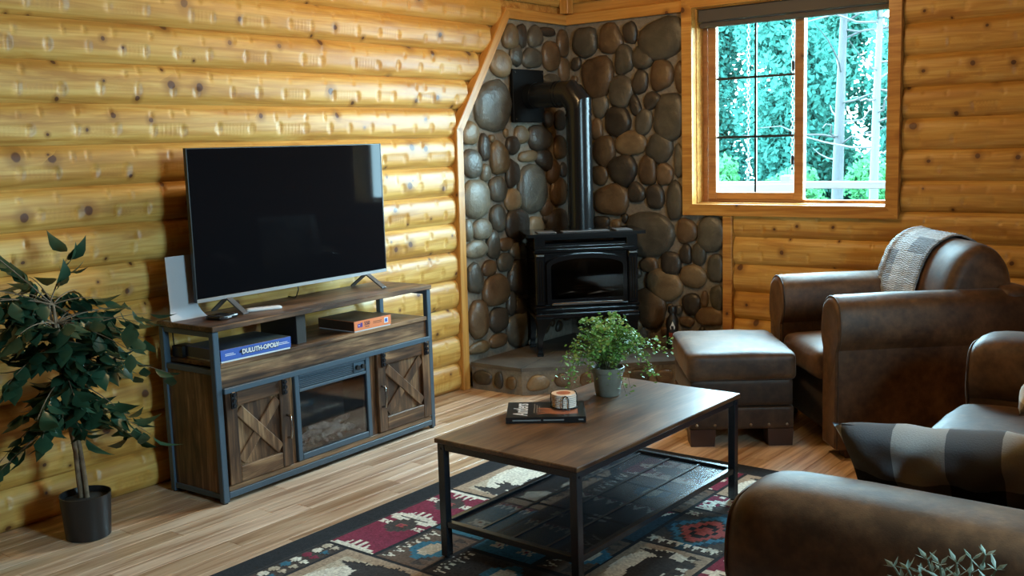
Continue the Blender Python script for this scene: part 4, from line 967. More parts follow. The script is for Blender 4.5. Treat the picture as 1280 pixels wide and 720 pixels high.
for z0, hgt, nm in ((tz-0.046, 0.028, 'top_rail'), (0.118, 0.024, 'shelf_rail')):
    for sx in (-1, 1): x = sx*(hx-0.008-L_/2); MB().box(x-0.012, x+0.012, -hy+0.04, hy-0.04, z0, z0+hgt, 0.002).build(nm, M_BSTEEL, ct)
    for sy in (-1, 1): y = sy*(hy-0.008-L_/2); MB().box(-hx+0.04, hx-0.04, y-0.012, y+0.012, z0, z0+hgt, 0.002).build(nm, M_BSTEEL, ct)
MB().box(-hx+0.036, hx-0.036, -hy+0.036, hy-0.036, 0.128, 0.130).build('mesh_shelf', M_MESH, ct)
for k in (-1, 0, 1): MB().box(k*0.15-0.006, k*0.15+0.006, -hy+0.036, hy-0.036, 0.1305, 0.1345, 0.001).build('shelf_bar', M_BSTEEL, ct)
for y in (-0.20, 0.20): MB().box(-hx+0.036, hx-0.036, y-0.004, y+0.004, 0.122, 0.128, 0.001).build('shelf_bar', M_BSTEEL, ct)

# book, coasters
bz = CZ
bk = empty('book', (1.893, -2.905, bz), 0.625, label='black hardcover book with white script title lying on the coffee table', cat='book')
M_COVER = plain('black_book_cover', (0.010, 0.011, 0.012), 0.28); M_PAPER = plain('book_paper', (0.70, 0.66, 0.58), 0.8)
bw, bd, bh = 0.155, 0.118, 0.024
MB().box(-bw+0.004, bw-0.004, -bd+0.006, bd-0.004, 0.003, bh-0.003).build('pages', M_PAPER, bk)
MB().box(-bw, bw, -bd, bd, 0.0, 0.003, 0.0008).build('back_cover', M_COVER, bk); cov = MB().box(-bw, bw, -bd, bd, bh-0.003, bh, 0.0008).build('front_cover', M_COVER, bk)
MB().box(-bw, bw, -bd-0.002, -bd+0.003, 0.0, bh, 0.0012).build('spine', M_COVER, bk)
text_mesh('title', 'Antlers', 0.080, M_WHITE, cov, frame_m((-bw+0.058, -0.005, bh+0.0004), (0, 1, 0), (-1, 0, 0), (0, 0, 1)), 0.0002, shear=0.3, sx=0.78, bold=0.0012)
for k in range(3): MB().box(-bw+0.108+k*0.010, -bw+0.110+k*0.010, -0.05, 0.085-k*0.02, bh, bh+0.0004).build('subtitle_line', plain('grey_print', (0.30, 0.28, 0.26), 0.5), cov)
M_SKINP = plain('warm_cover_print', (0.36, 0.13, 0.07), 0.35)
for k in range(4):
    m = MB(); pts = [(0.125-0.0*k, -0.062+0.016*k), (0.06, -0.07+0.018*k), (0.0, -0.060+0.022*k), (-0.035, -0.075+0.028*k)]
    L2 = []; R2 = []
    for i, p in enumerate(pts): w = (0.012, 0.013, 0.009, 0.003)[i]; L2.append((p[0], p[1]-w, bh+0.0003+k*0.00005)); R2.append((p[0], p[1]+w, bh+0.0003+k*0.00005))
    m.add(L2+R2[::-1], [tuple(range(8))]); m.build('cover_print', M_SKINP, cov, fix=False)
M_SPT = plain('spine_print', (0.16, 0.16, 0.16), 0.5)
for (a, b) in ((-0.13, -0.02), (-0.01, 0.07), (0.125, 0.145)): MB().box(a, b, -bd-0.0024, -bd-0.0018, 0.009, 0.0145).build('spine_print', M_SPT, bk)
cx_, cy_ = 1.938, -2.842; cz0 = bz+bh+0.0006
hd = empty('coaster_holder', (cx_, cy_, cz0), 0.9, label='black wire coaster caddy standing on the book', cat='coaster holder')
MB().tube([(0.054*math.cos(a), 0.054*math.sin(a), 0.0025) for a in np.linspace(0, 2*PI, 28, endpoint=False)], 0.0022, 6, closed=True).build('base_ring', M_BSTEEL, hd, smooth=60)
MB().tube([(-0.054, 0, 0.0025), (0.054, 0, 0.0025)], 0.002, 6).build('base_bar', M_BSTEEL, hd)
for k in range(3):
    a = k*2*PI/3-1.75
    pts = []
    for (da, z) in ((-0.22, 0.003), (-0.22, 0.040), (-0.14, 0.052), (0.0, 0.057), (0.14, 0.052), (0.22, 0.040), (0.22, 0.003)): pts.append((0.0545*math.cos(a+da), 0.0545*math.sin(a+da), z))
    MB().tube(pts, 0.002, 6).build('hoop', M_BSTEEL, hd, smooth=60)
M_CRK = plain('cream_coaster', (0.80, 0.70, 0.62), 0.55); M_CPR = plain('rust_coaster_print', (0.45, 0.16, 0.10), 0.55)
for k in range(7):
    z = cz0+0.005+k*0.0078; last = k == 6
    c = empty('coaster', (cx_-(0.004 if last else 0), cy_+(0.001 if last else 0), z), 0.3*k, label='cream round coaster with rust centre, topmost in the wire caddy' if last else 'cream round coaster in the wire caddy, %s' % ('lowest of the stack', 'second from the bottom', 'third from the bottom', 'fourth from the bottom, mid stack', 'third from the top', 'second from the top')[k], cat='coaster', group='coasters stacked in the wire caddy')
    MB().lathe([(0.042, 0), (0.0485, 0.0010), (0.0485, 0.0044), (0.0475, 0.0054)], 28).build('disc', M_CRK, c, smooth=40)
    if last: MB().lathe([(0.029, 0.0050), (0.029, 0.0058)], 20).build('centre_print', M_CPR, c)

# potted maidenhair fern
fx, fy = 1.925, -2.500
fern = empty('potted_fern', (fx, fy, CZ), label='small green maidenhair fern in a grey pot on the coffee table', cat='potted plant')
t = NT('grey_green_pot'); _n = t.noise(t.coords(), 25.0, 3.0).outputs[0]
M_POT = t.bsdf(t.ramp(_n, [(0.3, (0.135, 0.13, 0.105)), (0.7, (0.19, 0.185, 0.155))]), 0.5)
pot = MB().lathe([(0.048, 0.0), (0.052, 0.004), (0.066, 0.100), (0.071, 0.102), (0.0725, 0.122), (0.068, 0.124), (0.064, 0.118), (0.060, 0.100), (0.02, 0.098)], 32).build('pot', M_POT, fern, smooth=40)
MB().lathe([(0.062, 0.100), (0.05, 0.108), (0.0, 0.112)], 20, cap=False).build('soil', plain('soil', (0.02, 0.014, 0.010), 0.95), fern, smooth=60)
def leaf_mat(name, a, b, rough=0.4, jitter=True):
    t = NT(name); r = t.n('ObjectInfo').outputs['Random']; g = t.noise(t.coords(), 28.0, 2.0).outputs[0]
    c = t.mix(t.math('MULTIPLY_ADD', g, 0.7, t.math('MULTIPLY', r, 0.4)), a, b)
    pb = t.n('BsdfPrincipled', {'Base Color': c, 'Roughness': rough}); tl = t.n('BsdfTranslucent', {'Color': c})
    mx = t.n('MixShader', {0: 0.22, 1: pb.outputs[0], 2: tl.outputs[0]}); t.t.links.new(mx.outputs[0], t.out.inputs[0]); return t.m
M_FERN = leaf_mat('fern_leaflet', (0.065, 0.17, 0.030), (0.22, 0.42, 0.09), 0.55)
M_FSTEM = plain('fern_stem', (0.05, 0.045, 0.02), 0.5)
rs = np.random.RandomState(21)
def frond(L, az, rise, droop, seed):
    r = np.random.RandomState(seed); n = 15; pts = []
    for i in range(n+1):
        s_ = i/n; rr = L*(s_*0.75)*(0.6+0.4*s_); z = 0.105+rise*math.sin(min(1, s_*1.25)*PI/2)-droop*max(0, s_-0.45)**2*3.2
        pts.append(np.array([0.018*math.cos(az)+rr*math.cos(az)+0.01*math.sin(s_*6+seed), 0.018*math.sin(az)+rr*math.sin(az)+0.01*math.cos(s_*5+seed), z]))
    o = MB().tube(pts, [0.0014*(1-0.6*i/n) for i in range(n+1)], 4).build('frond', M_FSTEM, fern)
    m = MB()
    for i in range(3, n+1):
        for q in range(5):
            p = pts[i]+(pts[i]-pts[i-1])*r.uniform(-0.6, 0.4); off = np.array([r.normal(0, 0.010), r.normal(0, 0.010), r.normal(0.0, 0.008)])
            c = p+off; s_ = r.uniform(0.0048, 0.0085); nrm = Vector((r.normal(0, 0.5), r.normal(0, 0.5), 1)).normalized(); u = nrm.orthogonal().normalized(); w = nrm.cross(u)
            sh_ = ((-1, -0.15), (-0.55, 0.75), (0.25, 1.0), (0.95, 0.45), (0.7, -0.5), (-0.1, -0.95))
            m.add([Vector(c)+u*a*s_+w*b*s_ for a, b in sh_], [(0, 1, 2, 3, 4, 5)])
    tag(m.build('leaflets', M_FERN, o, fix=False), kind='stuff')
for k in range(48):
    az = k*2.399+rs.uniform(-0.3, 0.3); inner = k % 3 == 0
    L = rs.uniform(0.06, 0.15) if inner else rs.uniform(0.18, 0.31)
    frond(L, az, rs.uniform(0.16, 0.245) if inner else rs.uniform(0.09, 0.21), 0.02 if inner else rs.uniform(0.04, 0.24), 50+k)
frond(0.33, 0.72, 0.135, 0.02, 900); frond(0.31, 0.55, 0.12, 0.05, 901); frond(0.28, 0.9, 0.15, 0.10, 902)

# ================================================================== SEATING
def arm_sections(y0, y1, h, depth, roll=0.02, z0=0.05, front=0.0, rnd=False):
    """rolled arm, profile in (y, z), swept along x from the front to the back"""
    yc = (y0+y1)/2; w = (y1-y0)/2; sp = h-0.25
    prof = [(-w+0.012, z0), (-w+0.008, sp*0.5), (-w+0.006, sp-0.012), (-w+0.004, sp), (-w-roll, sp+0.05), (-w-roll-0.004, sp+0.12), (-w-roll+0.016, h-0.045), (-w+0.045, h-0.006), (0, h+0.004),
            (w-0.045, h-0.006), (w+roll-0.016, h-0.045), (w+roll+0.004, sp+0.12), (w+roll, sp+0.05), (w-0.004, sp), (w-0.006, sp-0.012), (w-0.008, sp*0.5), (w-0.012, z0)]
    pts = catmull(prof, 4, closed=False)
    rings = []
    zc = h*0.55
    nose = ((front, 0.66), (front+0.004, 0.76), (front+0.016, 0.86), (front+0.038, 0.935), (front+0.070, 0.98), (front+0.115, 1.0)) if rnd else ((front+0.004, 0.80), (front, 0.90), (front+0.004, 0.955), (front+0.016, 0.985), (front+0.035, 1.0))
    for x, s_ in nose+((front+0.14, 1.004), (front+depth*0.3, 1.012), (front+depth*0.6, 1.006), (front+depth-0.03, 1.0), (front+depth, 0.96)):
        rings.append([(x, yc+p[0]*s_, zc+(p[1]-zc)*(s_ if p[1] > zc else 1-(1-s_)*0.3)) for p in pts])
    k_ = 0.86 if rnd else 0.985; xo = 0.013 if rnd else 0.012
    return rings, [(front+xo, yc+p[0]*k_, zc+(p[1]-zc)*(k_ if p[1] > zc else 1-(1-k_)*0.3)) for p in pts]
def seating(root, Wd, armw, armh, Dp, seats, seat_h, mat, back_prof, back_in=0.0, roll=0.02, rnd=False):
    iw = Wd-2*armw
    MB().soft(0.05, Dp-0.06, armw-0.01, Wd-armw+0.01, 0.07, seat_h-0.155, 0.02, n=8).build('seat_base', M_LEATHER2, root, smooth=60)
    for (a, b) in ((0, armw), (Wd-armw, Wd)):
        r, pp = arm_sections(a+roll, b-roll, armh, Dp-0.04, roll, rnd=rnd)
        ar = MB().loft(r).build('arm', mat, root, smooth=62)
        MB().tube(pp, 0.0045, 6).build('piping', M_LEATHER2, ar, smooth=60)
    cw = iw/seats
    for k in range(seats):
        MB().soft(0.0, Dp-0.30, armw+k*cw+0.006, armw+(k+1)*cw-0.006, seat_h-0.165, seat_h-0.012, 0.045, (0.012, 0, 0.0, 0.0, 0, 0.020), n=12, noise=0.002, seed=k).build('seat_cushion', mat, root, smooth=80)
    P2 = catmull(back_prof, 5)
    y0, y1 = back_in, Wd-back_in
    n = seats; cwb = (y1-y0)/n
    for k in range(n):
        rings = []; cx = np.mean([p[0] for p in P2]); czz = np.mean([p[1] for p in P2])
        a, b = y0+k*cwb+0.004, y0+(k+1)*cwb-0.004
        for t_, s_ in ((0.0, 0.70), (0.008, 0.84), (0.03, 0.935), (0.07, 0.985), (0.14, 1.0), (0.5, 1.02), (0.86, 1.0), (0.93, 0.985), (0.97, 0.935), (0.992, 0.84), (1.0, 0.70)):
            rings.append([(cx+(p[0]-cx)*s_, a+(b-a)*t_, czz+(p[1]-czz)*s_) for p in P2])
        MB().loft(rings).build('back_cushion', mat, root, smooth=80)
    MB().soft(Dp-0.16, Dp, 0.03, Wd-0.03, 0.06, armh+0.02, 0.05, n=8).build('back_frame', mat, root, smooth=70)
    for x in (0.06, Dp-0.12):
        for y in (0.05, Wd-0.13): MB().box(x, x+0.07, y, y+0.08, 0.0, 0.075, 0.006).build('leg', M_FEET, root)
# armchair in front of the window wall
CA = math.radians(42.0)
ax, bx = np.array([math.cos(CA), math.sin(CA)]), np.array([math.sin(CA), -math.cos(CA)])
CW, CD = 1.02, 0.98
# local y runs away from the camera side: put the origin at the near front corner
org = np.array([2.195, -1.08])+bx*CW/2
chair = empty('armchair', (org[0], org[1], 0.0), CA, label='large brown leather armchair with a quilt over its back near the window', cat='armchair')
CH_ARM = 0.785
bp = [(0.60, 0.44), (0.575, 0.60), (0.59, 0.78), (0.65, 0.93), (0.745, 1.0), (0.83, 0.985), (0.90, 0.91), (0.93, 0.79), (0.92, 0.62), (0.84, 0.46), (0.72, 0.42)]
seating(chair, CW, 0.225, CH_ARM, CD, 1, 0.50, M_LEATHER, bp, back_in=0.13)
# quilt draped over the back cushion (far half)
front_line = [(0.585, 0.56), (0.572, 0.66), (0.59, 0.78), (0.65, 0.93), (0.745, 1.002), (0.83, 0.987), (0.90, 0.915), (0.945, 0.79)]
cl = np.array(catmull(front_line, 12, closed=False)); nseg = len(cl)
ys = np.linspace(0.34, 0.80, 60); Q = np.zeros((nseg, 60, 3)); rs = np.random.RandomState(4)
tang = np.gradient(cl, axis=0); nrm = np.stack([-tang[:, 1], tang[:, 0]], 1); nrm /= np.linalg.norm(nrm, axis=1)[:, None]
wr = rs.normal(0, 1, (nseg, 60)); wr = (wr+np.roll(wr, 1, 1))/2
for i in range(nseg):
    lean = -0.13*(1-i/(nseg-1))
    o_ = 0.017+0.0022*np.abs(np.sin(i*0.62))+0.0015*wr[i]
    fold = 0.010*np.exp(-((ys-ys[-1]+0.05)/0.015)**2)
    sq = 1+0.02*(np.clip(1-np.abs(2*(ys-0.13)/(CW-0.26)-1)*1.0, 0, 1))
    Q[i, :, 0] = cl[i, 0]+nrm[i, 0]*(o_+fold); Q[i, :, 2] = cl[i, 1]+nrm[i, 1]*(o_+fold); Q[i, :, 1] = ys+0.10-lean*0.0-0.05*(i/(nseg-1))
t = NT('grey_patchwork_quilt'); _co = t.coords()
_sep = t.n('SeparateXYZ', {0: _co}).outputs
_uv = t.n('CombineXYZ', {0: t.math('MULTIPLY', _sep[1], 11.0), 1: t.math('MULTIPLY', _sep[2], 13.0), 2: 0.0}).outputs[0]
_pn = t.n('TexWhiteNoise', {'Vector': t.n('VectorMath', {0: _uv}, operation='FLOOR').outputs[0]}, noise_dimensions='2D').outputs[0]
_w = t.n('TexWave', {'Vector': _co, 'Scale': 34.0, 'Distortion': 7.0, 'Detail': 2.0}, bands_direction='Z').outputs[0]
_n = t.noise(_co, 120.0, 3.0).outputs[0]
_c = t.ramp(_pn, [(0.10, (0.20, 0.22, 0.25)), (0.45, (0.42, 0.44, 0.47)), (0.85, (0.62, 0.62, 0.62))])
M_QUILT = t.bsdf(t.mix(t.math('MULTIPLY', _n, 0.45), _c, (0.10, 0.105, 0.12)), 0.9, bump=t.math('MULTIPLY_ADD', _n, 0.5, _w), bump_s=0.6, bump_d=0.008, spec=0.2)
Qm = Q.copy()
qo = grid_mesh('throw_quilt', Qm, M_QUILT, None, True); qo.location = chair.location; qo.rotation_euler = chair.rotation_euler
sd = qo.modifiers.new('thickness', 'SOLIDIFY'); sd.thickness = 0.010; sd.offset = 0
tag(qo, 'grey patchwork quilt draped over the back of the armchair', 'quilt')

# ottoman in front of the armchair
oc = np.array([1.857, -1.195]); OA = math.radians(36.0)
ot = empty('ottoman', (oc[0], oc[1], 0.0), OA, label='square brown leather ottoman with nailheads in front of the armchair', cat='ottoman')
hu, hv = 0.270, 0.335
MB().soft(-hu, hu, -hv, hv, 0.338, 0.478, 0.030, (0.006, 0.006, 0.006, 0.006, 0, 0.016), n=14, noise=0.002).build('cushion', M_LEATHER, ot, smooth=80)
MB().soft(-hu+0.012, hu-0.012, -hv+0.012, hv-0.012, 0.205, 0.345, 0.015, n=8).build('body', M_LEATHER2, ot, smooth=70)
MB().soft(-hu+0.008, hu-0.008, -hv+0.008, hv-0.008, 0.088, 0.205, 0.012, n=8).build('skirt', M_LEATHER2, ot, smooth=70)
for sx in (-1, 1):
    for sy in (-1, 1):
        x, y = sx*(hu-0.075), sy*(hv-0.075)
        MB().loft([[(x+a*0.060, y+b*0.060, 0.0) for a, b in ((-1, -1), (1, -1), (1, 1), (-1, 1))], [(x+a*0.064, y+b*0.064, 0.09) for a, b in ((-1, -1), (1, -1), (1, 1), (-1, 1))]]).build('leg', M_FEET, ot)
nail = MB().lathe([(0.0085, 0), (0.0075, 0.003), (0.004, 0.0052), (0.001, 0.006)], 10).build('nailhead', M_NAIL, ot, smooth=80); nm_ = nail.data; bpy.data.objects.remove(nail)
for s_ in (-1, 1):
    for k in range(6):
        o = link('nailhead', nm_, None, ot); o.matrix_local = frame_m((-hu+0.045+k*(2*hu-0.09)/5, s_*(hv-0.0082), 0.112), (1, 0, 0), (0, 0, s_), (0, s_, 0))
    for k in range(7):
        o = link('nailhead', nm_, None, ot); o.matrix_local = frame_m((s_*(hu-0.0082), -hv+0.045+k*(2*hv-0.09)/6, 0.112), (0, 1, 0), (0, 0, s_), (s_, 0, 0))

# sofa facing the television
SX, SY0, SY1 = 3.165, -3.945, -1.47
sofa = empty('sofa', (SX, SY0, RT*0), 0.0, label='long brown leather sofa with plaid cushions facing the television wall', cat='sofa')
sp_ = [(0.66, 0.42), (0.63, 0.58), (0.66, 0.78), (0.74, 0.93), (0.84, 0.96), (0.93, 0.90), (0.97, 0.76), (0.96, 0.56), (0.86, 0.43)]
seating(sofa, SY1-SY0, 0.30, 0.72, 1.0, 3, 0.47, M_LEATHER, sp_, back_in=0.28, roll=0.022, rnd=True)
def plaid(name, ux, uz, ph, cols):
    t = NT(name); sep = t.n('SeparateXYZ', {0: t.coords()}).outputs
    def band(s_, q, p): return t.math('GREATER_THAN', t.math('FRACT', t.math('ADD', t.math('MULTIPLY', s_, q), p)), 0.5)
    f = t.math('ADD', band(sep[0], ux, ph[0]), band(sep[1], uz, ph[1]))
    c = t.ramp(t.math('MULTIPLY', f, 0.5), [(0.0, cols[0]), (0.34, cols[1]), (0.75, cols[2])], 'CONSTANT')
    n = t.noise(t.coords(), 240.0, 2.0).outputs[0]
    return t.bsdf(t.mix(t.math('MULTIPLY', n, 0.25), c, (0.05, 0.05, 0.055)), 0.9, bump=n, bump_s=0.25, bump_d=0.003, spec=0.2)
def pillow(name, w, h, th, mat, seed, n=26):
    rs = np.random.RandomState(seed); u = np.linspace(-1, 1, n+1); U_, V_ = np.meshgrid(u, u, indexing='ij')
    pin = 1-0.075*(1-np.abs(V_)**2); pin2 = 1-0.075*(1-np.abs(U_)**2)
    X = U_*w/2*(1-0.08*(1-V_**2)*np.abs(U_)**3); Y = V_*h/2*(1-0.08*(1-U_**2)*np.abs(V_)**3)
    T = th/2*np.power(np.clip((1-U_**4)*(1-V_**4), 0, 1), 0.55)
    wr = 0.009*np.sin(U_*7+seed)*np.sin(V_*5+1.3)+0.007*np.sin((U_+V_)*9+seed)+0.005*np.sin(U_*15-V_*6)
    T = T+wr*np.clip((1-U_**4)*(1-V_**4), 0, 1)
    A = np.stack([X, Y, T], -1); B = np.stack([X, Y, -T], -1)
    k = (n+1)**2; vs_ = list(map(tuple, A.reshape(-1, 3)))+list(map(tuple, B.reshape(-1, 3))); fs_ = []
    for i in range(n):
        for j in range(n):
            a = i*(n+1)+j; fs_.append((a, a+n+1, a+n+2, a+1)); fs_.append((k+a, k+a+1, k+a+n+2, k+a+n+1))
    o = MB(); o.add(vs_, fs_); ob = o.build(name, mat, None, smooth=80, fix=False)
    bm = bmesh.new(); bm.from_mesh(ob.data); bmesh.ops.remove_doubles(bm, verts=bm.verts, dist=0.0004); bmesh.ops.recalc_face_normals(bm, faces=bm.faces); bm.to_mesh(ob.data); bm.free()
    return ob
M_PL1 = plaid('black_and_grey_check', 3.9, 3.9, (0.5, 0.80), ((0.40, 0.40, 0.40), (0.125, 0.130, 0.145), (0.014, 0.014, 0.017)))
M_PL2 = plaid('cream_and_grey_check', 6.5, 6.5, (0.2, 0.1), ((0.62, 0.58, 0.52), (0.34, 0.31, 0.29), (0.16, 0.14, 0.13)))
p1 = pillow('throw_pillow', 0.56, 0.37, 0.13, M_PL1, 3)
# stands on the seat, leaning against the near arm; face towards the arm
p1.matrix_world = Matrix.Translation((3.575, -3.430, 0.660)) @ Matrix.Rotation(math.radians(4), 4, 'Z') @ Matrix.Rotation(math.radians(122), 4, 'X') @ Matrix.Rotation(math.radians(4), 4, 'Z')
tag(p1, 'black and grey buffalo check throw pillow leaning on the sofa arm beside the sprig plant', 'pillow')
p2 = pillow('throw_pillow', 0.42, 0.42, 0.14, M_PL2, 8)
p2.matrix_world = Matrix.Translation((3.60, -2.08, 0.685)) @ Matrix.Rotation(math.radians(-100), 4, 'Z') @ Matrix.Rotation(math.radians(62), 4, 'X') @ Matrix.Rotation(math.radians(18), 4, 'Z')
tag(p2, 'cream and grey checked throw pillow at the sofa end next to the armchair', 'pillow')

# ================================================================== FICUS
fc = np.array([0.345, -4.010]); fic = empty('potted_ficus', (fc[0], fc[1], 0.0), label='leafy artificial ficus tree in a black pot against the log wall', cat='potted plant')
MB().lathe([(0.083, 0.0), (0.088, 0.004), (0.100, 0.178), (0.1015, 0.182), (0.097, 0.182), (0.094, 0.16), (0.05, 0.155)], 36).build('pot', plain('black_plastic_pot', (0.010, 0.010, 0.011), 0.38), fic, smooth=40)
MB().lathe([(0.094, 0.155), (0.06, 0.166), (0.0, 0.168)], 20, cap=False).build('soil', plain('dark_moss', (0.018, 0.014, 0.010), 0.95), fic, smooth=60)
t = NT('ficus_bark'); _n = t.noise(t.coords(), 40.0, 3.0).outputs[0]
M_BARK = t.bsdf(t.ramp(_n, [(0.3, (0.09, 0.055, 0.03)), (0.7, (0.20, 0.135, 0.08))]), 0.8, bump=_n, bump_s=0.4, bump_d=0.006)
rs = np.random.RandomState(14)
ends = []
for k in range(3):
    a0_ = k*2.1; pts = []
    for s_ in np.linspace(0, 1, 12):
        rr = 0.014-0.004*s_; a = a0_+s_*4.2
        pts.append((rr*math.cos(a)-0.03*s_, rr*math.sin(a)-0.05*s_, 0.15+s_*0.82))
    MB().tube(pts, [0.011-0.006*s_ for s_ in np.linspace(0, 1, 12)], 8).build('stem', M_BARK, fic, smooth=70); ends.append(pts)
M_FLEAF = leaf_mat('ficus_leaf', (0.012, 0.040, 0.022), (0.030, 0.075, 0.040), 0.30)
def leaf_mesh(L, Wd, curl):
    prof = [(0.0, 0.04), (0.15, 0.55), (0.38, 0.98), (0.6, 0.80), (0.82, 0.34), (0.93, 0.12), (1.0, 0.01)]; vs_ = []; fs_ = []
    for (s_, w) in prof:
        z = -curl*s_*s_*L; vs_ += [(s_*L, -w*Wd/2, z+0.10*w*Wd), (s_*L, 0, z), (s_*L, w*Wd/2, z+0.10*w*Wd)]
    for i in range(len(prof)-1):
        a = i*3; fs_ += [(a, a+3, a+4, a+1), (a+1, a+4, a+5, a+2)]
    o = MB().add(vs_, fs_).build('leaf', M_FLEAF, None, smooth=170, fix=False); me = o.data; bpy.data.objects.remove(o); return me
LEAVES = [leaf_mesh(0.080, 0.050, 0.25), leaf_mesh(0.092, 0.056, 0.45), leaf_mesh(0.070, 0.046, 0.15), leaf_mesh(0.086, 0.056, 0.6)]
nleaf = 0
spec = [((-0.1, 0.55, 1.0), 11, 0.24), ((0.0, -0.9, 1.0), 11, 0.42), ((0.25, 0.95, -0.05), 8, 0.42), ((0.3, 0.9, 0.45), 9, 0.40), ((0.4, 0.8, -0.35), 6, 0.34)]
rest = []
for k in range(64):
    st = ends[k % 3]; i = int(rs.uniform(4.6, 12)); base = np.array(st[min(i, 11)])
    az = k*2.399+rs.uniform(-0.3, 0.3); el = rs.uniform(-0.45, 0.75); L = rs.uniform(0.16, 0.37)
    d = np.array([math.cos(az)*math.cos(el), math.sin(az)*math.cos(el), math.sin(el)])
    if d[0] < -0.25: d[0] *= 0.45
    if k < len(spec): dd, i, L = spec[k]; base = np.array(st[i]); d = np.array(dd, float); d /= np.linalg.norm(d); az = math.atan2(d[1], d[0])
    pts = []
    for s_ in np.linspace(0, 1, 7):
        p = base+d*L*s_+np.array([0, 0, -0.25*L*s_*s_*(1 if k > 1 else 0.2)]); p[0] = max(p[0], 0.16-fc[0]); pts.append(p)
    MB().tube(pts, [0.0034*(1-0.7*s_) for s_ in np.linspace(0, 1, 7)], 5).build('branch', M_BARK, fic, smooth=70)
    for s_ in np.linspace(0.22, 1.0, 10):
        f_ = s_*6; i0 = min(int(f_), 5); p = pts[i0]+(pts[i0+1]-pts[i0])*(f_-i0)
        a = az+rs.uniform(-1.7, 1.7); dr = rs.uniform(-1.4, -0.25) if k > 1 else rs.uniform(-0.7, 0.9)
        dirv = Vector((math.cos(a)*math.cos(dr), math.sin(a)*math.cos(dr), math.sin(dr)))
        if p[0]+dirv.x*0.1 < 0.12-fc[0]: dirv.x = abs(dirv.x)
        side = dirv.cross(Vector((0, 0, 1)))
        if side.length < 1e-3: side = Vector((1, 0, 0))
        side.normalize(); up = side.cross(dirv); ro = rs.uniform(-0.55, 0.55)
        s2 = side*math.cos(ro)+up*math.sin(ro)
        pet = Vector(p)+dirv*0.012; sc_ = rs.uniform(0.95, 1.35)
        M4 = frame_m(pet, dirv, s2, dirv.cross(s2)) @ Matrix.Scale(sc_, 4); rest.append((p[0]*0.6-p[1]*0.15+s_*0.1-(1.0 if k > 1 else 0), rs.randint(4), M4))
rest.sort(key=lambda q: -q[0])                       # the outer, room side leaves singly; the ones inside the crown together
for (_q, li, M4) in rest[:296]:
    o = link('leaf', LEAVES[li], None, fic); o.matrix_local = M4
m = MB()
for (_q, li, M4) in rest[296:]: m.add([M4 @ v.co for v in LEAVES[li].vertices], [tuple(p.vertices) for p in LEAVES[li].polygons])
tag(m.build('inner_leaves', M_FLEAF, fic, smooth=170, fix=False), kind='stuff')

# ================================================================== END TABLE AND SPRIG PLANT beside the sofa
et = empty('end_table', (3.86, -4.55, 0.0), label='small round dark wood end table at the near sofa arm', cat='side table')
MB().lathe([(0.0, 0.575), (0.225, 0.575), (0.23, 0.582), (0.23, 0.595), (0.225, 0.60), (0.0, 0.60)], 32, cap=False).build('table_top', M_RUST[0], et, smooth=40)
MB().lathe([(0.03, 0.03), (0.022, 0.10), (0.022, 0.50), (0.04, 0.576)], 16).build('column', M_FEET, et, smooth=50)
MB().lathe([(0.0, 0.0), (0.16, 0.0), (0.16, 0.022), (0.03, 0.035)], 24).build('base', M_FEET, et, smooth=40)
sg = empty('sprig_plant', (3.855, -4.53, 0.60), label='small dusty green sprig plant on the end table by the sofa', cat='potted plant')
MB().lathe([(0.040, 0), (0.052, 0.08), (0.055, 0.088), (0.049, 0.088), (0.045, 0.07), (0.0, 0.068)], 24).build('pot', M_POT, sg, smooth=40)
M_SPRIG = leaf_mat('dusty_green_leaf', (0.13, 0.19, 0.15), (0.26, 0.34, 0.28), 0.6)
rs = np.random.RandomState(33)
tips = [on_y(1232, 694, -4.50), on_y(1215, 700, -4.47), on_y(1160, 700, -4.53), on_y(1118, 709, -4.55), on_y(1135, 712, -4.5), on_y(1175, 706, -4.56), on_y(1196, 704, -4.52), on_y(1245, 712, -4.55), on_y(1150, 716, -4.45), on_y(1180, 715, -4.48)]
for q, tp in enumerate(tips):
    e = np.array(tp)-np.array([3.855, -4.53, 0.60]); b = np.array([e[0]*0.12, e[1]*0.12, 0.068]); md = (b+e)/2+np.array([-e[0]*0.12, 0, 0.03])
    ts_ = np.linspace(0, 1, 9); pts = [(1-s_)**2*b+2*s_*(1-s_)*md+s_*s_*e for s_ in ts_]
    st = MB().tube(pts, 0.0016, 5).build('sprig', M_SPRIG, sg, smooth=70)
    m = MB()
    for i in range(2, 9):
        for z_ in range(4):
            a = z_*PI/2+i*0.8; dt = Vector(pts[i]-pts[i-1]).normalized(); u = dt.orthogonal().normalized(); w = dt.cross(u)
            dv = (u*math.cos(a)+w*math.sin(a)+dt*rs.uniform(0.5, 0.9)).normalized(); sd_ = dv.cross(dt).normalized(); L = rs.uniform(0.018, 0.027); c = Vector(pts[i])
            m.add([c, c+dv*L*0.45+sd_*0.0042, c+dv*L, c+dv*L*0.45-sd_*0.0042, c+dv*L*0.5+dt*0.001], [(0, 1, 4), (1, 2, 4), (2, 3, 4), (3, 0, 4)])
    tag(m.build('needle_leaves', M_SPRIG, st, fix=False), kind='stuff')

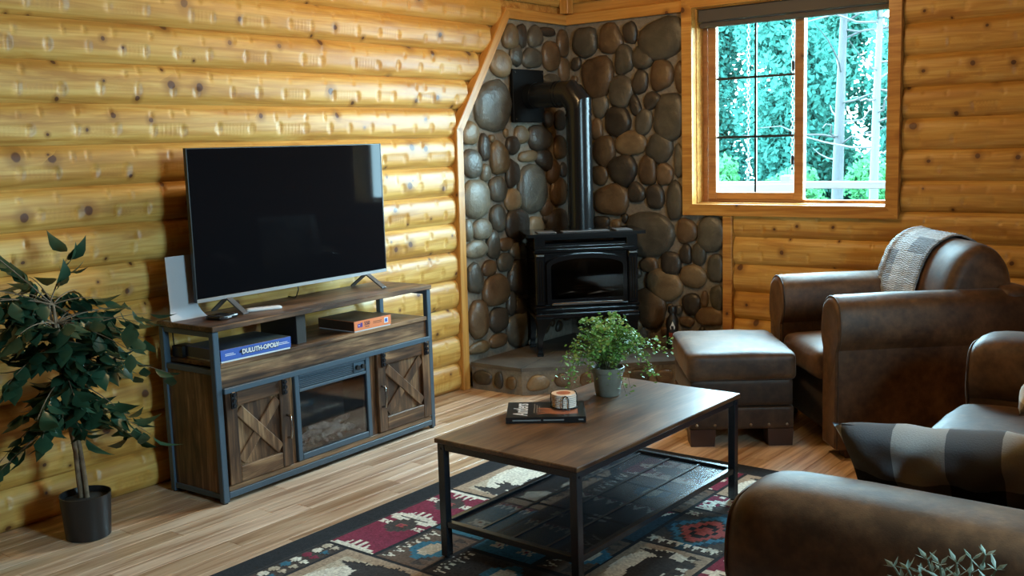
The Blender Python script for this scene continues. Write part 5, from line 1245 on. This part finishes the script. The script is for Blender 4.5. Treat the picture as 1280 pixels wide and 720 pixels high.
# ================================================================== CEILING LAMP AND ADDED FILL LAMP
def lamp_mat(k):
    t = NT('lit_lamp_glass'); e = t.n('Emission', {'Color': (*LAMP_COLOR, 1), 'Strength': LAMP_STRENGTH*k}); t.t.links.new(e.outputs[0], t.out.inputs[0]); return t.m
def ceiling_lamp(x, y, label, k=1.0):
    l = empty('ceiling_lamp', (x, y, ZC), label=label, cat='ceiling lamp')
    MB().lathe([(0.0, 0.0), (0.075, 0.0), (0.07, -0.03), (0.0, -0.034)], 24, cap=False).build('canopy', M_BSTEEL, l, smooth=40)
    MB().lathe([(0.012, -0.03), (0.012, -0.26)], 10).build('down_rod', M_BSTEEL, l, smooth=40)
    MB().lathe([(0.03, -0.25), (0.13, -0.27), (0.13, -0.285), (0.03, -0.29)], 24).build('fitter', M_BSTEEL, l, smooth=40)
    MB().lathe([(0.125, -0.288), (0.13, -0.32), (0.10, -0.37), (0.05, -0.395), (0.0, -0.40)], 24, cap=False).build('glass_bowl', lamp_mat(k), l, smooth=60)
ceiling_lamp(1.35, -1.95, 'lit glass bowl ceiling lamp hanging over the coffee table')
ceiling_lamp(3.6, -3.1, 'added fill lamp with lit glass bowl, out of view over the sofa', 0.28)  # added lamp, out of view: weak warm fill for the armchair side

# ================================================================== OUTSIDE THE WINDOW
t = NT('lawn'); _n = t.noise(t.coords(), 1.4, 5.0).outputs[0]
M_LAWN = t.bsdf(t.ramp(_n, [(0.3, (0.0066, 0.0231, 0.0132)), (0.7, (0.0158, 0.0429, 0.0224))]), 0.9, bump=_n, bump_s=0.3)
tag(MB().box(-26, 26, 0.17, 45, -0.75, -0.65).build('lawn', M_LAWN), kind='structure')
M_DECK = NT('weathered_deck'); _n = M_DECK.noise(M_DECK.coords(scale=(1, 9, 9), jitter=11), 3.0, 4.0).outputs[0]
M_DECK = M_DECK.bsdf(M_DECK.ramp(_n, [(0.3, (0.0203, 0.0153, 0.0149)), (0.7, (0.0337, 0.0261, 0.0252))]), 0.8)
rl = empty('deck_railing', (0, 2.5, -0.65), label='pale wood railing seen through the window', cat='railing')
MB().box(-2.0, 3.4, -0.06, 0.06, 1.745, 1.805, 0.004).build('top_rail', M_DECK, rl); MB().box(-2.0, 3.4, -0.02, 0.02, 1.02, 1.11, 0.003).build('lower_rail', M_DECK, rl)
for x in (-1.95, 0.60, 3.35): MB().box(x-0.045, x+0.045, -0.045, 0.045, 0.0, 1.86, 0.006).build('post', M_DECK, rl)
sw = empty('porch_swing', (0.42, 1.45, 0.66), math.radians(20), label='white swing bench hung on chains from a timber frame outside the window', cat='porch swing')
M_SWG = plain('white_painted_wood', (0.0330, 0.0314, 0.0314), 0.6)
for k in range(4): MB().box(-0.62, 0.62, -0.20+k*0.11, -0.11+k*0.11, 0.0, 0.02, 0.003).build('seat_slat', M_SWG, sw)
for k in range(4): MB().box(-0.62, 0.62, 0.20+k*0.02, 0.22+k*0.02, 0.06+k*0.115, 0.16+k*0.115, 0.003).build('back_slat', M_SWG, sw)
for x in (-0.6, 0.6): MB().bar((x, 0.21, 0.0), (x, 0.30, 0.54), 0.04, 0.03, up=(0, 1, 0)).build('back_stile', M_SWG, sw); MB().box(x-0.03, x+0.03, -0.20, 0.24, 0.20, 0.225, 0.003).build('armrest', M_SWG, sw); MB().box(x-0.02, x+0.02, -0.19, -0.15, 0.0, 0.20, 0.003).build('arm_post', M_SWG, sw)
lk = MB().tube([(0.011*math.cos(a), 0, 0.020*math.sin(a)) for a in np.linspace(0, 2*PI, 12, endpoint=False)], 0.0028, 5, closed=True)
for (x, y, z0) in ((-0.6, 0.28, 0.54), (0.6, 0.28, 0.54), (0.25, 0.29, 0.54), (-0.1, 0.29, 0.54)):
    m = MB()
    for k in range(52):
        pts = np.array(lk.v);
        if k % 2: pts = pts[:, [1, 0, 2]]
        m.add(pts+np.array([x, y, z0+0.018+k*0.033]), lk.f)
    m.build('chain', plain('galvanised_chain', (0.06, 0.065, 0.07), 0.5, 0.3) if x == -0.6 else bpy.data.materials['galvanised_chain'], sw, smooth=60)

MB().box(-1.85, 1.85, 0.21, 0.36, 2.245, 2.41, 0.006).build('beam', M_DECK, sw)
for x in (-1.75, 1.75): MB().box(x-0.06, x+0.06, 0.225, 0.345, -1.31, 2.245, 0.006).build('post', M_DECK, sw)

def tree_mat(name, a, b):
    t = NT(name); r = t.n('ObjectInfo').outputs['Random']; n = t.noise(t.coords(), 2.0, 3.0).outputs[0]
    c = t.mix(n, a, b); d = t.n('BsdfDiffuse', {'Color': c}); tl = t.n('BsdfTranslucent', {'Color': c}); mx = t.n('MixShader', {0: 0.5, 1: d.outputs[0], 2: tl.outputs[0]}); t.t.links.new(mx.outputs[0], t.out.inputs[0]); return t.m
M_TLEAF = [tree_mat('aspen_foliage', (0.0198, 0.0866, 0.0660), (0.0454, 0.1444, 0.1155)), tree_mat('spruce_foliage', (0.0149, 0.0701, 0.0577), (0.0346, 0.1237, 0.1006)), tree_mat('shrub_foliage', (0.0231, 0.0949, 0.0371), (0.0495, 0.1568, 0.0619))]
M_TRUNK = plain('grey_tree_trunk', (0.0055, 0.0063, 0.0072), 0.9); M_BIRCH = plain('pale_birch_trunk', (0.0094, 0.0104, 0.0104), 0.8)
TR = np.random.RandomState(77)
def tree(x, y, h, rad, z0, kind, trunk, tr, nleaf_, label, group=None, size=0.09, bare=0):
    g0 = -0.65; e = empty('tree', (x, y, g0), label=label, cat='tree', group=group)
    bend = TR.uniform(-0.15, 0.15, 2)
    path = [(bend[0]*s_*s_, bend[1]*s_, h*s_) for s_ in np.linspace(0, 1, 8)]
    MB().tube(path, [tr*(1-0.75*s_) for s_ in np.linspace(0, 1, 8)], 9).build('trunk', trunk, e, smooth=70)
    for k in range(bare):
        s_ = TR.uniform(0.18, 0.85); a = TR.uniform(0, 2*PI); L = TR.uniform(0.6, 1.5); p = np.array([bend[0]*s_*s_, bend[1]*s_, h*s_]); q = [p]
        for i in range(5): q.append(q[-1]+np.array([math.cos(a), math.sin(a), TR.uniform(-0.05, 0.4)])*L/5+TR.normal(0, 0.04, 3))
        MB().tube(q, [0.018*(1-0.8*i/5) for i in range(6)], 5).build('limb', trunk, e, smooth=70)
    n = nleaf_; th = TR.uniform(0, 2*PI, n); ph = np.arccos(TR.uniform(-1, 1, n)); r = TR.uniform(0.15, 1, n)**0.5
    # clumps
    nc = 26; ci = TR.randint(0, nc, n); cth = TR.uniform(0, 2*PI, nc); cz = TR.uniform(-1, 1, nc); cr = TR.uniform(0.15, 0.68, nc)*np.sqrt(1-np.abs(cz)**2*0.8)
    cc_ = np.stack([cr*np.cos(cth)*rad, cr*np.sin(cth)*rad, z0+(cz*0.5+0.5)*(h-z0)], 1)[ci]
    off = np.stack([np.sin(ph)*np.cos(th), np.sin(ph)*np.sin(th), np.cos(ph)], 1)*r[:, None]*np.array([0.34*rad, 0.34*rad, 0.17*(h-z0)])
    c = cc_+off; u = TR.normal(0, 1, (n, 3)); u /= np.linalg.norm(u, axis=1)[:, None]; w = np.cross(u, TR.normal(0, 1, (n, 3))); w /= np.linalg.norm(w, axis=1)[:, None]
    s_ = TR.uniform(0.6, 1.2, n)[:, None]*size
    V_ = np.stack([c-u*s_, c+w*s_*0.5, c+u*s_, c-w*s_*0.5], 1).reshape(-1, 3)
    me = bpy.data.meshes.new('foliage'); me.from_pydata(V_.tolist(), [], np.arange(n*4).reshape(-1, 4).tolist()); me.update()
    tag(link('foliage', me, M_TLEAF[kind], e), kind='stuff')
pa = on_y(1046, 225, 8.0); pb = on_y(1092, 225, 7.2)
tree(pa[0], 8.0, 5.6, 0.5, 3.8, 0, M_TRUNK, 0.10, 300, 'bare grey trunked tree in the middle of the fixed window pane', bare=16)
tree(pb[0], 7.2, 5.4, 0.4, 3.8, 0, M_BIRCH, 0.075, 300, 'pale birch trunked tree near the edge of the fixed window pane', bare=18)
BACK = [(x0_+q*2.5, y_, h_+0.25*(q % 2), 1.22) for (x0_, y_, h_, n_) in ((-5.6, 11.2, 4.35, 4), (-8.2, 13.6, 4.65, 5), (-10.0, 16.2, 5.0, 6)) for q in range(n_)]
for i, (x, y, h, r) in enumerate(BACK):
    k = i % 2
    tree(x, y, h, r, 0.2, k, M_TRUNK, 0.07, 20000, 'dense pale green aspen in the woods outside the window' if k == 0 else 'dense dark green spruce in the woods outside the window', 'aspens in the woods' if k == 0 else 'spruces in the woods', size=0.080)
for i, (x, y) in enumerate([(-5.0, 9.4), (-3.6, 9.2), (-2.2, 9.5), (-0.9, 9.2), (0.5, 9.5)]):
    tree(x, y, 1.5+0.3*(i % 2), 0.75, 0.1, 2, M_TRUNK, 0.02, 4500, 'bright green shrub at the edge of the woods outside the window', 'shrubs at the edge of the woods', size=0.06)
